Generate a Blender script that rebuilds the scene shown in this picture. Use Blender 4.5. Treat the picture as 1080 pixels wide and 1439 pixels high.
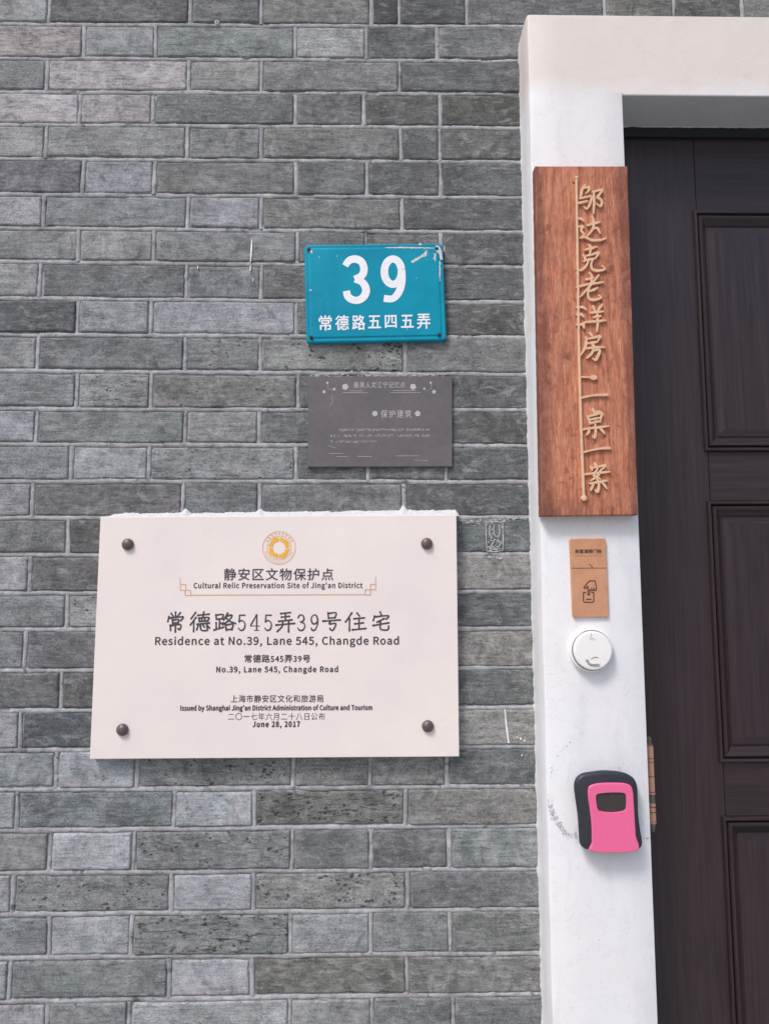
import bpy, bmesh, math, random
from mathutils import Matrix, Vector, noise, geometry
scene = bpy.context.scene
for o in list(bpy.data.objects): bpy.data.objects.remove(o)

# ------------------------------------------------------------------ camera, sky, sun, exposure
Z0 = 2.45                                   # height of the reference line above the pavement
cam_data = bpy.data.cameras.new("camera")
cam_data.sensor_fit = 'HORIZONTAL'; cam_data.sensor_width = 36.0; cam_data.lens = 36.0
cam_data.clip_start = 0.02; cam_data.clip_end = 500
cam = bpy.data.objects.new("camera", cam_data)
scene.collection.objects.link(cam)
right = Vector((0.99981, -0.019002, -0.0044065)); fwd = Vector((0.019353, 0.994574, 0.102214)); up = Vector((0.00244, -0.10228, 0.994753))
M = Matrix((( right.x, up.x, -fwd.x, 0.55355), (right.y, up.y, -fwd.y, -1.28069), (right.z, up.z, -fwd.z, -1.00401 + Z0), (0, 0, 0, 1)))
cam.matrix_world = M
scene.camera = cam

SUN_EL, SUN_AZ = 52.0, -38.0                # azimuth measured from straight out of the wall, negative = from the left
world = bpy.data.worlds.new("World"); scene.world = world; world.use_nodes = True
wn = world.node_tree; wn.nodes.clear()
wo = wn.nodes.new("ShaderNodeOutputWorld"); wb = wn.nodes.new("ShaderNodeBackground"); sk = wn.nodes.new("ShaderNodeTexSky")
sk.sky_type = 'NISHITA'; sk.sun_disc = False
sk.sun_elevation = math.radians(SUN_EL)
sk.sun_rotation = math.radians(180.0 - SUN_AZ)
sk.air_density = 1.0; sk.dust_density = 4.0; sk.ozone_density = 1.0
wb.inputs[1].default_value = 0.12
wn.links.new(sk.outputs[0], wb.inputs[0]); wn.links.new(wb.outputs[0], wo.inputs[0])
sd = bpy.data.lights.new("sun", 'SUN'); sd.energy = 1.7; sd.angle = math.radians(14); sd.color = (1.0, 0.95, 0.9)
so = bpy.data.objects.new("sun", sd); scene.collection.objects.link(so)
az, el = math.radians(SUN_AZ), math.radians(SUN_EL)
sun_dir = Vector((math.sin(az) * math.cos(el), -math.cos(az) * math.cos(el), math.sin(el)))   # towards the sun
so.rotation_euler = sun_dir.to_track_quat('Z', 'Y').to_euler(); so.location = (0, -3, 5)
scene.view_settings.view_transform = 'Standard'; scene.view_settings.look = 'None'
scene.view_settings.gamma = 1.0; scene.view_settings.use_curve_mapping = False
scene.view_settings.exposure = 0.22
scene.cycles.max_bounces = 8; scene.cycles.diffuse_bounces = 5

# ------------------------------------------------------------------ measurements (millimetres on the wall, x right, z up)
BED = [(1.4, 6.4), (-63.6, -60.0), (-126.9, -123.1), (-187.9, -187.6), (-250.9, -251.4), (-316.0, -317.3), (-376.6, -381.3), (-437.5, -443.8), (-502.9, -507.9), (-566.9, -570.6), (-629.9, -635.9), (-696.1, -698.0), (-756.4, -760.4), (-819.0, -821.6), (-880.9, -882.0), (-942.3, -943.6), (-1005.4, -1006.1), (-1064.4, -1067.2), (-1130.8, -1131.5), (-1194.3, -1195.4), (-1257.1, -1257.1), (-1319.2, -1321.2), (-1382.5, -1382.4), (-1447.1, -1449.6), (-1509.9, -1511.6), (-1574.4, -1578.5), (-1639.7, -1639.2)]
ROWX = {0: [-14.5, 235.7, 362.0, 560.2, 609.3, 731.1, 981.2, 1107.0], 1: [49.1, 175.5, 423.5, 550.4, 676.5], 2: [-13.2, 235.4, 363.5, 609.1], 3: [46.3, 174.4, 424.4, 545.7, 680.1], 4: [-10.7, 235.6, 365.0, 610.2, 679.3], 5: [55.8, 180.2, 426.6, 551.1, 679.8], 6: [-9.2, 239.2, 366.2, 611.8], 7: [52.9, 182.2, 430.0, 548.4, 679.5], 8: [-10.7, 239.3, 368.5, 613.5], 9: [55.7, 180.7, 428.5, 549.4, 679.2], 10: [-8.6, 240.2, 367.9, 615.7], 11: [59.0, 184.1, 433.0, 551.5, 680.1], 12: [-6.0, 243.0, 368.0, 614.1], 13: [54.8, 183.8, 430.9, 551.2, 683.1], 14: [-7.6, 242.2, 369.5, 612.0], 15: [54.2, 182.4, 430.0, 548.6, 679.5], 16: [-6.4, 242.6, 369.3, 613.5], 17: [56.6, 183.5, 431.0, 551.9, 680.3], 18: [-9.0, 243.1, 369.7, 612.6], 19: [52.1, 185.8, 430.7, 552.7, 679.9], 20: [-11.3, 242.5, 370.1, 612.9], 21: [49.0, 178.4, 429.4, 553.6, 678.0], 22: [-11.3, 239.7, 367.6, 610.8], 23: [43.8, 176.9, 428.1, 554.4, 680.7], 24: [-11.4, 237.9, 367.6, 612.8], 25: [47.6, 176.1, 426.8, 553.7, 680.2], 26: [-11.0, 236.8, 367.1, 611.2], 27: [49.9, 176.2, 426.8, 555.5, 683.4]}
PLAQUE_TEXT = [('静安区文物保护点', 316.4, -985.7, 177.6, 19.5, -0.26, 0.008, 1.15), ("Cultural Relic Preservation Site of Jing'an District", 267.7, -1001.0, 273.8, 12.0, -0.17, 0.006, 1.05), ('Residence at No.39, Lane 545, Changde Road', 208.0, -1093.0, 392.2, 17.3, -0.23, 0.0075, 1.05), ('常德路545弄39号', 351.7, -1117.9, 105.3, 12.4, -0.22, 0.008, 1.1), ('No.39, Lane 545, Changde Road', 307.0, -1135.9, 194.8, 12.3, -0.24, 0.008, 1.08), ('上海市静安区文化和旅游局', 330.5, -1180.8, 148.0, 11.6, -0.27, 0.004, 1.1), ("Issued by Shanghai Jing'an District Administration of Culture and Tourism", 250.8, -1195.5, 305.9, 10.9, -0.24, 0.008, 1.03), ('二〇一七年六月二十八日公布', 326.4, -1208.7, 155.0, 11.6, -0.33, 0.0, 1.1), ('June 28, 2017', 366.2, -1221.5, 74.9, 10.5, -0.23, 0.01, 1.1)]
TITLE_BOX = [('常', 224.5, -1068.2, 254.1, -1036.4), ('德', 262.8, -1068.4, 295.4, -1036.6), ('路', 301.2, -1067.5, 336.2, -1038.6), ('5', 338.4, -1067.1, 354.1, -1040.9), ('4', 358.5, -1067.2, 376.5, -1041.0), ('5', 380.9, -1067.3, 396.7, -1041.1), ('弄', 401.0, -1069.1, 432.3, -1037.3), ('3', 434.3, -1067.6, 450.8, -1041.4), ('9', 455.6, -1067.7, 472.2, -1041.5), ('号', 476.9, -1067.8, 506.2, -1038.2), ('住', 513.7, -1068.0, 547.3, -1039.0), ('宅', 556.4, -1068.3, 586.0, -1038.1)]
EMBLEM = (405.4, -933.2, 27.3)
FRAME_LINES = [[(245.4, -981.3), (245.9, -1001.3), (255.1, -1001.4), (254.9, -992.3), (245.7, -992.2)], [(253.9, -1001.4), (262.7, -1001.4), (262.8, -1010.1), (254.1, -1010.1), (253.9, -1001.4)], [(262.8, -1009.4), (546.2, -1009.8)], [(563.2, -980.8), (563.1, -1001.8), (554.5, -1001.7), (554.5, -993.3), (563.1, -993.3)], [(554.8, -1002.0), (545.9, -1001.9), (545.9, -1010.3), (554.7, -1010.3), (554.8, -1002.0)]]
NUM3 = [[(512.7, -449.2), (519.4, -440.0), (530.3, -436.9), (540.9, -442.3), (545.0, -454.5), (541.4, -466.1), (529.1, -472.9)], [(529.1, -473.5), (542.0, -478.3), (548.4, -491.0), (544.9, -503.2), (535.5, -509.9), (525.3, -509.3), (517.4, -503.3), (515.1, -493.6)]]
NUM9 = [[(609.0, -454.7), (609.2, -461.4), (608.1, -467.9), (605.8, -473.7), (602.4, -478.1), (598.4, -480.9), (594.1, -481.8), (589.8, -480.6), (585.9, -477.6), (582.8, -472.9), (580.7, -467.0), (579.9, -460.4), (580.4, -453.7), (582.1, -447.5), (584.9, -442.3), (588.6, -438.7), (592.9, -436.8), (597.3, -437.0), (601.4, -439.1), (604.9, -443.0), (607.6, -448.4), (609.0, -454.7)], [(609.3, -457.4), (609.5, -475.6), (606.4, -490.9), (599.9, -502.4), (591.7, -507.6), (578.8, -506.7)]]
BLUE_TEXT = [('常', 469.0, -563.5, 21.1, 25.9, 1.36, 0.012, 1.0), ('德', 496.8, -562.9, 22.3, 25.8, 1.03, 0.012, 1.0), ('路', 525.2, -562.3, 21.7, 25.8, 1.06, 0.012, 1.0), ('五', 552.4, -559.3, 21.2, 21.9, 1.08, 0.012, 1.0), ('四', 580.8, -558.7, 19.4, 21.9, 1.18, 0.012, 1.0), ('五', 608.1, -558.2, 21.2, 21.9, 1.35, 0.012, 1.0), ('弄', 635.4, -560.1, 22.4, 25.9, 1.02, 0.012, 1.0)]
BLUE_C = [(442.1, -410.6), (680.9, -407.0), (685.5, -579.3), (446.8, -584.7)]
BLUE_HOLES = [(450.7, -420.3), (670.3, -417.5), (672.8, -570.2), (455.2, -575.0)]
CHIPS = [[(625.3, -440.5), (632.7, -435.9), (641.6, -431.2), (649.0, -425.0), (653.5, -417.4), (652.8, -431.2), (644.5, -433.4), (637.1, -438.9), (627.3, -444.1)], [(581.3, -415.5), (600.4, -414.8), (632.9, -415.0), (665.4, -416.1), (665.4, -417.6), (615.2, -417.5), (582.7, -417.0)], [(668.4, -411.1), (675.7, -414.2), (678.6, -421.9), (680.5, -437.2), (676.3, -438.7), (673.5, -426.5), (668.3, -421.9)], [(665.8, -426.5), (668.8, -426.5), (668.0, -440.3), (665.1, -437.3)], [(674.0, -438.7), (676.3, -441.8), (676.0, -463.2), (674.6, -481.5), (673.7, -463.2)], [(638.9, -407.6), (644.8, -408.2), (644.1, -411.2), (640.0, -410.6)], [(453.3, -419.8), (457.7, -424.3), (455.7, -427.4), (452.2, -424.4)], [(452.2, -491.4), (456.6, -492.0), (456.0, -493.5), (452.2, -493.2)], [(633.9, -469.5), (635.9, -470.7), (634.8, -472.2)], [(497.4, -431.8), (500.3, -430.3), (499.2, -433.3)], [(466.9, -431.9), (469.8, -434.1), (468.1, -436.5)], [(681.7, -411.1), (684.3, -414.1), (684.2, -423.4), (682.5, -420.3)], [(617.7, -555.8), (619.1, -555.8), (619.1, -563.3), (617.9, -563.3)]]
GREY_C = [(450.3, -641.7), (694.4, -640.8), (692.3, -796.3), (450.0, -796.6)]
GREY_TEXT = [('最美人文江宁记忆点', 527.4, -661.4, 86.9, 10.4, 0.26, 0, 1.15), ('保护建筑', 573.0, -713.0, 51.8, 13.5, 0.0, 0.0, 1.3)]
FLOWERS = [[(512.9, -659.5), (518.6, -659.5)], [(627.8, -659.4), (633.4, -659.4)], [(562.8, -705.8), (567.9, -705.8)], [(635.1, -705.8), (640.2, -705.8)], [(482.6, -652.5), (484.9, -652.5)], [(477.1, -668.2), (480.1, -668.2)], [(494.2, -663.5), (496.8, -663.5)], [(657.7, -652.3), (660.0, -652.3)], [(663.2, -668.1), (666.8, -668.1)], [(646.8, -662.8), (649.1, -662.8)]]
GREY_LINES = [[(509.1, -669.5), (550.1, -669.5)], [(520.6, -666.6), (542.4, -666.6)], [(589.9, -669.4), (640.0, -669.4)], [(593.8, -666.0), (632.3, -666.0)], [(497.8, -779.1), (516.3, -779.1)], [(533.3, -779.1), (557.5, -779.2)], [(598.2, -778.2), (636.5, -778.2)], [(485.1, -773.9), (509.2, -774.0)], [(483.4, -652.5), (484.7, -662.9), (492.4, -665.6)], [(657.7, -652.3), (658.6, -661.5), (650.3, -666.8)], [(489.9, -674.7), (491.7, -683.9), (487.4, -691.7)], [(483.7, -760.5), (496.5, -764.4)], [(628.8, -785.2), (651.7, -786.5)]]
GREY_BODY = [[(500.2, -733.4), (654.8, -732.9)], [(487.5, -743.5), (654.7, -743.0)], [(487.5, -753.5), (565.2, -753.3)]]
WOOD_C = [(825.6, -312.7), (978.1, -311.7), (973.0, -887.3), (821.5, -888.6)]
CARVED = [[[(905.1, -346.5), (903.4, -350.4), (900.4, -354.6)], [(901.3, -352.2), (899.7, -359.3), (897.6, -369.4)], [(902.4, -352.8), (908.1, -351.0), (912.1, -351.2), (910.4, -357.5), (906.7, -361.1)], [(896.5, -369.8), (906.5, -367.6), (915.4, -366.1), (914.4, -373.4), (911.1, -382.9), (906.4, -387.6), (902.8, -383.9)], [(891.2, -378.5), (900.5, -376.5), (909.1, -374.4)], [(919.5, -358.0), (919.5, -371.0), (919.0, -382.8), (918.2, -396.0)], [(917.9, -359.0), (925.5, -356.8), (933.5, -355.0), (929.3, -362.1), (925.2, -368.1), (930.2, -371.0), (932.2, -376.9), (930.0, -383.4), (923.1, -379.0)]], [[(890.4, -404.4), (897.2, -404.5), (902.0, -408.2)], [(890.0, -418.8), (894.8, -418.0), (900.4, -417.3), (896.6, -423.2), (899.5, -428.2), (901.3, -431.7), (895.5, -436.7)], [(895.5, -437.0), (903.2, -435.8), (913.2, -440.4), (926.7, -440.6), (937.2, -437.2)], [(907.0, -415.6), (917.5, -412.8), (928.3, -409.9)], [(915.6, -399.9), (917.6, -408.7), (916.7, -419.9), (911.9, -427.5), (906.4, -434.3)], [(918.6, -420.2), (923.4, -420.7), (927.6, -429.2)]], [[(902.0, -457.0), (912.7, -454.6), (922.1, -451.4)], [(908.7, -448.3), (911.4, -453.2), (909.7, -464.9)], [(898.7, -465.8), (901.2, -470.1), (902.9, -475.4)], [(903.9, -467.2), (913.5, -464.9), (923.8, -461.6), (921.3, -467.2), (917.6, -472.4)], [(899.5, -476.1), (908.8, -473.2), (917.8, -471.6)], [(907.6, -474.8), (903.4, -483.5), (895.3, -491.0), (887.9, -489.6)], [(914.6, -473.0), (911.3, -481.1), (913.0, -489.2), (920.5, -492.1), (933.5, -489.2), (928.9, -483.1)]], [[(902.1, -506.7), (908.9, -505.6), (914.5, -504.4)], [(908.1, -495.6), (911.5, -501.7), (910.2, -513.3)], [(887.0, -519.7), (901.8, -515.6), (915.9, -513.3), (930.5, -511.3)], [(923.1, -499.4), (916.6, -507.5), (908.5, -517.3), (900.4, -526.6), (891.7, -536.0)], [(920.1, -521.0), (913.9, -524.0), (906.5, -526.8)], [(906.7, -520.8), (904.5, -530.0), (906.2, -538.3), (913.3, -540.9), (925.2, -537.4), (922.0, -532.8)]], [[(886.0, -553.0), (896.2, -553.0), (901.1, -557.4)], [(885.6, -565.4), (892.0, -564.3), (897.0, -569.0)], [(885.1, -581.9), (894.2, -581.0), (899.9, -576.5)], [(895.4, -580.2), (896.5, -587.3)], [(911.7, -550.5), (913.1, -553.5), (914.5, -558.7)], [(927.0, -548.1), (924.1, -552.4), (920.0, -557.8)], [(907.9, -562.4), (918.2, -561.0), (928.5, -559.8)], [(912.2, -569.2), (918.0, -568.3), (923.8, -567.4)], [(899.3, -577.6), (915.5, -576.4), (932.5, -574.7)], [(918.3, -559.8), (918.6, -570.1), (918.5, -581.6), (917.2, -593.5)]], [[(904.7, -595.0), (907.3, -597.3), (909.4, -600.7)], [(902.9, -604.9), (912.4, -603.0), (921.9, -600.7), (919.6, -605.5), (916.6, -610.6)], [(901.9, -612.5), (909.9, -611.2), (917.5, -610.2)], [(899.1, -602.1), (899.4, -610.0), (896.1, -622.0), (887.0, -635.0)], [(907.6, -613.4), (910.0, -615.1), (912.2, -618.0)], [(897.2, -620.9), (913.0, -619.3), (928.8, -618.8)], [(909.5, -625.0), (920.1, -623.1), (918.7, -630.4), (913.7, -639.7), (908.6, -637.0)], [(910.7, -620.5), (907.7, -628.7), (899.4, -637.0)]], [[(886.4, -667.5), (897.7, -667.7), (907.2, -668.2)], [(906.7, -668.2), (909.0, -668.2), (911.2, -668.2)]], [[(886.3, -701.7), (907.2, -697.5), (919.3, -696.8), (930.6, -696.2)]], [[(906.2, -718.0), (909.0, -726.8)], [(909.0, -725.0), (917.0, -723.3)], [(897.8, -730.8), (900.0, -737.3), (901.5, -743.7)], [(898.8, -731.5), (909.6, -728.5), (920.4, -725.9), (918.8, -732.9), (917.2, -740.8)], [(901.8, -736.4), (917.4, -733.6)], [(901.9, -742.0), (917.2, -738.8)], [(886.8, -752.4), (908.9, -749.3), (931.1, -746.9)], [(909.2, -742.3), (909.7, -756.4), (907.7, -765.3), (904.7, -762.2)], [(898.2, -750.0), (899.1, -755.6), (895.1, -761.1)], [(915.8, -749.0), (919.5, -753.0), (923.8, -758.7)]], [[(887.0, -788.9), (907.8, -784.1), (919.9, -782.3), (930.7, -782.0)]], [[(906.8, -805.5), (909.0, -811.9)], [(900.8, -810.7), (901.9, -816.6)], [(902.0, -813.5), (912.0, -811.7), (923.1, -809.7), (917.4, -816.2)], [(910.6, -814.8), (904.7, -825.2), (909.8, -828.3), (914.8, -831.7)], [(915.7, -816.6), (911.6, -824.8), (899.7, -833.8)], [(888.7, -823.8), (910.0, -821.4), (930.3, -819.7)], [(897.8, -838.2), (911.2, -835.8), (925.4, -833.8)], [(908.4, -829.1), (912.1, -840.3), (909.4, -851.6), (905.4, -848.2)], [(903.7, -837.9), (901.8, -842.9), (899.2, -849.2)], [(916.4, -835.5), (919.7, -839.5), (924.3, -846.2)]]]
CARVED_BAR = [(892.1, -334.4), (890.0, -468.5), (887.6, -621.8), (887.1, -748.4), (888.0, -861.3)]
BELL_C = [(869.0, -923.2), (926.7, -922.8), (927.0, -1046.0), (870.4, -1046.8)]
BELL_TEXT = [('来客请按门铃', 876.8, -946.4, 42.1, 6.4, -0.14, 0.02, 1.0)]
BELL_SUB = [(877.2, -950.2), (918.3, -950.3)]
BELL_GROOVE = [(870.6, -969.7), (926.0, -969.6)]
BELL_NOTCH = [(897.3, -963.7), (900.2, -964.2), (903.5, -968.5)]
BELL_ICON = [[(895.8, -1011.5), (897.8, -1011.1), (898.0, -1002.9)], [(895.0, -1011.0), (895.4, -1000.0)], [(895.5, -998.0), (892.7, -1000.9), (889.3, -1000.9), (890.4, -998.5), (895.4, -992.2), (899.4, -989.5), (907.2, -989.9), (908.8, -1001.0), (907.7, -1004.8), (898.5, -1004.8)], [(901.0, -1001.0), (900.9, -1004.8)], [(903.5, -1001.0), (903.3, -1004.8)], [(905.7, -1001.5), (905.6, -1004.8)], [(891.1, -1007.7), (888.1, -1008.1), (887.7, -1021.1), (889.6, -1023.1), (902.3, -1023.1), (904.1, -1021.2), (904.5, -1008.2), (901.3, -1007.7)], [(892.7, -1018.7), (900.0, -1018.3)]]
DISC = ((897.3, -1097.0), 33.8)
DISC_MARKS = [[(894.1, -1070.8), (895.4, -1073.5), (893.0, -1076.8)], [(892.0, -1079.7), (896.1, -1078.4), (900.6, -1080.1)], [(896.5, -1080.1), (897.2, -1081.5)], [(886.5, -1112.0), (889.3, -1116.4), (894.8, -1119.8), (906.0, -1120.3)], [(888.4, -1110.9), (892.6, -1117.5), (907.2, -1117.6)], [(892.9, -1109.9), (899.7, -1107.0), (905.3, -1107.7)]]
LOCK_OUT = [(907.6, -1275.6), (929.5, -1277.3), (943.7, -1281.7), (953.4, -1289.5), (956.9, -1301.6), (956.8, -1319.8), (956.7, -1338.9), (958.6, -1361.8), (961.0, -1379.8), (958.1, -1388.3), (949.1, -1391.4), (925.4, -1391.9), (884.0, -1391.3), (873.2, -1389.3), (866.5, -1381.6), (865.5, -1364.6), (864.6, -1341.8), (862.4, -1322.7), (860.3, -1299.8), (863.0, -1288.3), (872.0, -1280.3), (889.6, -1277.0)]
LOCK_PINK = [(883.5, -1391.8), (883.4, -1378.0), (883.8, -1361.0), (883.1, -1343.9), (881.3, -1326.7), (879.9, -1313.3), (880.1, -1301.9), (883.4, -1296.5), (893.1, -1293.5), (905.1, -1292.7), (917.0, -1292.6), (928.9, -1292.9), (936.9, -1293.9), (944.7, -1297.3), (947.6, -1306.3), (948.1, -1317.8), (948.6, -1333.1), (948.9, -1350.2), (949.4, -1369.2), (949.1, -1391.6)]
LOCK_WIN = [(890.9, -1311.9), (893.4, -1308.1), (902.6, -1306.7), (914.5, -1306.0), (926.5, -1306.1), (933.4, -1307.1), (936.9, -1310.8), (937.0, -1323.4), (935.1, -1331.6), (927.4, -1334.6), (913.5, -1335.6), (899.7, -1334.3), (893.4, -1331.2), (891.4, -1321.1)]
RESIDUE = [[(863.9, -1236.4), (847.2, -1251.1), (836.6, -1266.8), (829.9, -1288.4)], [(827.4, -1319.7), (830.6, -1339.3), (840.1, -1358.8), (853.9, -1373.5), (868.9, -1376.5)], [(828.7, -1333.4), (836.3, -1351.0), (845.9, -1368.6), (856.8, -1376.4)], [(970.9, -1381.5), (978.0, -1381.5)], [(865.2, -1366.8), (868.5, -1390.1)], [(921.9, -1275.8), (938.2, -1277.5)], [(847.6, -1235.3), (866.1, -1231.4)]]
DRIPS = [[(351.2, -398.0), (350.3, -421.1), (349.3, -437.7)], [(349.4, -445.4), (348.9, -453.0)], [(354.6, -468.3), (354.1, -473.4)], [(259.0, -445.7), (259.1, -450.8)], [(773.8, -1198.9), (775.7, -1224.0), (778.6, -1250.1)]]
SPECKS = [(798.5, -1244.6), (804.3, -1248.0), (800.2, -1270.6), (792.7, -1242.2), (314.7, -1211.4)]
STAMP = [(747.9, -889.1), (776.6, -889.1), (775.6, -939.3), (747.0, -939.2)]
FILLER = [(112.3, -879.4), (701.0, -880.9), (701.2, -866.5), (117.9, -871.1)]
PLAQUE_C = [(113.3, -881.5), (696.8, -879.5), (695.9, -1268.4), (109.2, -1267.4)]
STUDS = [(159.5, -926.7), (647.3, -927.1), (646.0, -1220.3), (159.8, -1222.1)]
PLUG = (284.0, 5.4)
ADH = [[(453.5, -639.0), (506.7, -634.0), (545.5, -630.2)], [(603.8, -636.4), (691.4, -636.3)], [(453.5, -642.7), (555.2, -638.9), (652.4, -638.8)], [(585.7, -604.0), (603.9, -610.2)], [(709.5, -891.4), (823.4, -882.1)], [(747.9, -947.5), (775.2, -952.4)]]

R = random.Random(39)
def srgb(r, g, b):
    f = lambda c: (c / 255 / 12.92) if c / 255 <= 0.04045 else ((c / 255 + 0.055) / 1.055) ** 2.4
    return (f(r), f(g), f(b))

# ------------------------------------------------------------------ object helpers
def link(o): scene.collection.objects.link(o); return o
def base(name, label, cat, loc, group=None):
    o = link(bpy.data.objects.new(name, None)); o.empty_display_size = 0.02
    o.location = loc; o['label'] = label; o['category'] = cat
    if group: o['group'] = group
    return o
def root_loc(o):
    v = Vector((0, 0, 0))
    while o: v += Vector(o.location); o = o.parent
    return v
def mesh_obj(name, verts, faces, mat, parent=None, loc=(0, 0, 0), smooth=False, recalc=True, mats=None, fmat=None):
    """verts are world coordinates (metres); stored relative to the thing's base"""
    L = root_loc(parent) if parent else Vector(loc)
    me = bpy.data.meshes.new(name)
    me.from_pydata([tuple(Vector(v) - L) for v in verts], [], faces)
    for m in (mats or [mat]): me.materials.append(m)
    if fmat: me.polygons.foreach_set("material_index", fmat)
    if recalc:
        bm = bmesh.new(); bm.from_mesh(me); bmesh.ops.recalc_face_normals(bm, faces=bm.faces); bm.to_mesh(me); bm.free()
    me.polygons.foreach_set("use_smooth", [bool(smooth)] * len(me.polygons))
    if smooth == 'edges': me.set_sharp_from_angle(angle=math.radians(38))
    me.update()
    o = link(bpy.data.objects.new(name, me))
    if parent: o.parent = parent
    else: o.location = loc
    return o
class MB:
    def __init__(s): s.v = []; s.f = []
    def add(s, v, f):
        k = len(s.v); s.v += v; s.f += [tuple(i + k for i in q) for q in f]; return s
    def build(s, name, mat, parent=None, loc=(0, 0, 0), smooth=False, recalc=True): return mesh_obj(name, s.v, s.f, mat, parent, loc, smooth, recalc)
mm = 0.001
YS = 0.0                                            # added depth for things mounted on the proud pilaster
def W(p, y=0.0): return (p[0] * mm, y + YS, p[1] * mm + Z0)          # wall millimetres to world metres

def inset(poly, d):
    """offset a polygon inwards by d (any orientation)"""
    n = len(poly); A = sum(poly[i][0] * poly[(i + 1) % n][1] - poly[(i + 1) % n][0] * poly[i][1] for i in range(n))
    s = 1 if A > 0 else -1; out = []
    for i in range(n):
        p0, p1, p2 = Vector(poly[i - 1]), Vector(poly[i]), Vector(poly[(i + 1) % n])
        a, b = (p1 - p0).normalized(), (p2 - p1).normalized()
        na, nb = Vector((-a.y, a.x)) * s, Vector((-b.y, b.x)) * s
    
        k = (na + nb); k = k.normalized() if k.length > 1e-6 else na
        c = max(0.35, k.dot(na))
        out.append(tuple(p1 + k * (d / c)))
    return out
def rounded(poly, r, n=5):
    out = []
    m = len(poly)
    for i in range(m):
        p0, p1, p2 = Vector(poly[i - 1]), Vector(poly[i]), Vector(poly[(i + 1) % m])
        a, b = (p0 - p1).normalized() * r + p1, (p2 - p1).normalized() * r + p1
        for k in range(n + 1):
            t = k / n
            out.append(tuple(a * (1 - t) ** 2 + p1 * 2 * t * (1 - t) + b * t * t))
    return out
def smooth_poly(pts, n=5, closed=True):
    out = []; m = len(pts); P = [Vector(q) for q in pts]
    rng = range(m) if closed else range(m - 1)
    for i in rng:
        if closed: a, b, c, d = P[i - 1], P[i], P[(i + 1) % m], P[(i + 2) % m]
        else: a, b, c, d = P[max(0, i - 1)], P[i], P[i + 1], P[min(m - 1, i + 2)]
        for k in range(n):
            t = k / n
            out.append(0.5 * ((2 * b) + (c - a) * t + (2 * a - 5 * b + 4 * c - d) * t * t + (3 * b - a - 3 * c + d) * t ** 3))
    if not closed: out.append(P[-1])
    return [tuple(q) for q in out]
def slab(poly, rings):
    """rings: list of (inset_mm, y); first is the back ring, last is capped"""
    v = []; f = []; n = len(poly)
    for d, y in rings: v += [W(p, y) for p in (d if isinstance(d, list) else inset(poly, d) if d else poly)]
    for k in range(len(rings) - 1):
        for i in range(n):
            j = (i + 1) % n; f.append((k * n + i, k * n + j, (k + 1) * n + j, (k + 1) * n + i))
    f.append(tuple(range((len(rings) - 1) * n, len(rings) * n))); f.append(tuple(range(n))[::-1])
    return v, f
def flat(poly, y): return [W(p, y) for p in poly], [tuple(range(len(poly)))]
def box(x0, x1, y0, y1, z0, z1):
    v = [(x, y, z) for x in (x0, x1) for y in (y0, y1) for z in (z0, z1)]
    return v, [(0, 1, 3, 2), (4, 6, 7, 5), (0, 4, 5, 1), (2, 3, 7, 6), (0, 2, 6, 4), (1, 5, 7, 3)]
def dome(c, y, r, h, n=20, m=5):
    v = []; f = []
    for k in range(m):
        a = k / m * math.pi / 2
        v += [W((c[0] + r * math.cos(a) * math.cos(t * 2 * math.pi / n), c[1] + r * math.cos(a) * math.sin(t * 2 * math.pi / n)), y - h * math.sin(a) * mm) for t in range(n)]
    v.append(W(c, y - h * mm))
    for k in range(m - 1):
        for i in range(n): f.append((k * n + i, k * n + (i + 1) % n, (k + 1) * n + (i + 1) % n, (k + 1) * n + i))
    for i in range(n): f.append(((m - 1) * n + i, (m - 1) * n + (i + 1) % n, m * n))
    return v, f
def lathe(c, prof, n=48):
    """prof: (radius_mm, y) from outside in"""
    v = []; f = []
    for r, y in prof: v += [W((c[0] + r * math.cos(t * 2 * math.pi / n), c[1] + r * math.sin(t * 2 * math.pi / n)), y) for t in range(n)]
    for k in range(len(prof) - 1):
        for i in range(n): f.append((k * n + i, k * n + (i + 1) % n, (k + 1) * n + (i + 1) % n, (k + 1) * n + i))
    f.append(tuple(range((len(prof) - 1) * n, len(prof) * n)))
    return v, f
def ring(c, r0, r1, y, n=40):
    v = [W((c[0] + r * math.cos(t * 2 * math.pi / n), c[1] + r * math.sin(t * 2 * math.pi / n)), y) for r in (r0, r1) for t in range(n)]
    return v, [(i, (i + 1) % n, n + (i + 1) % n, n + i) for i in range(n)]

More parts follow.
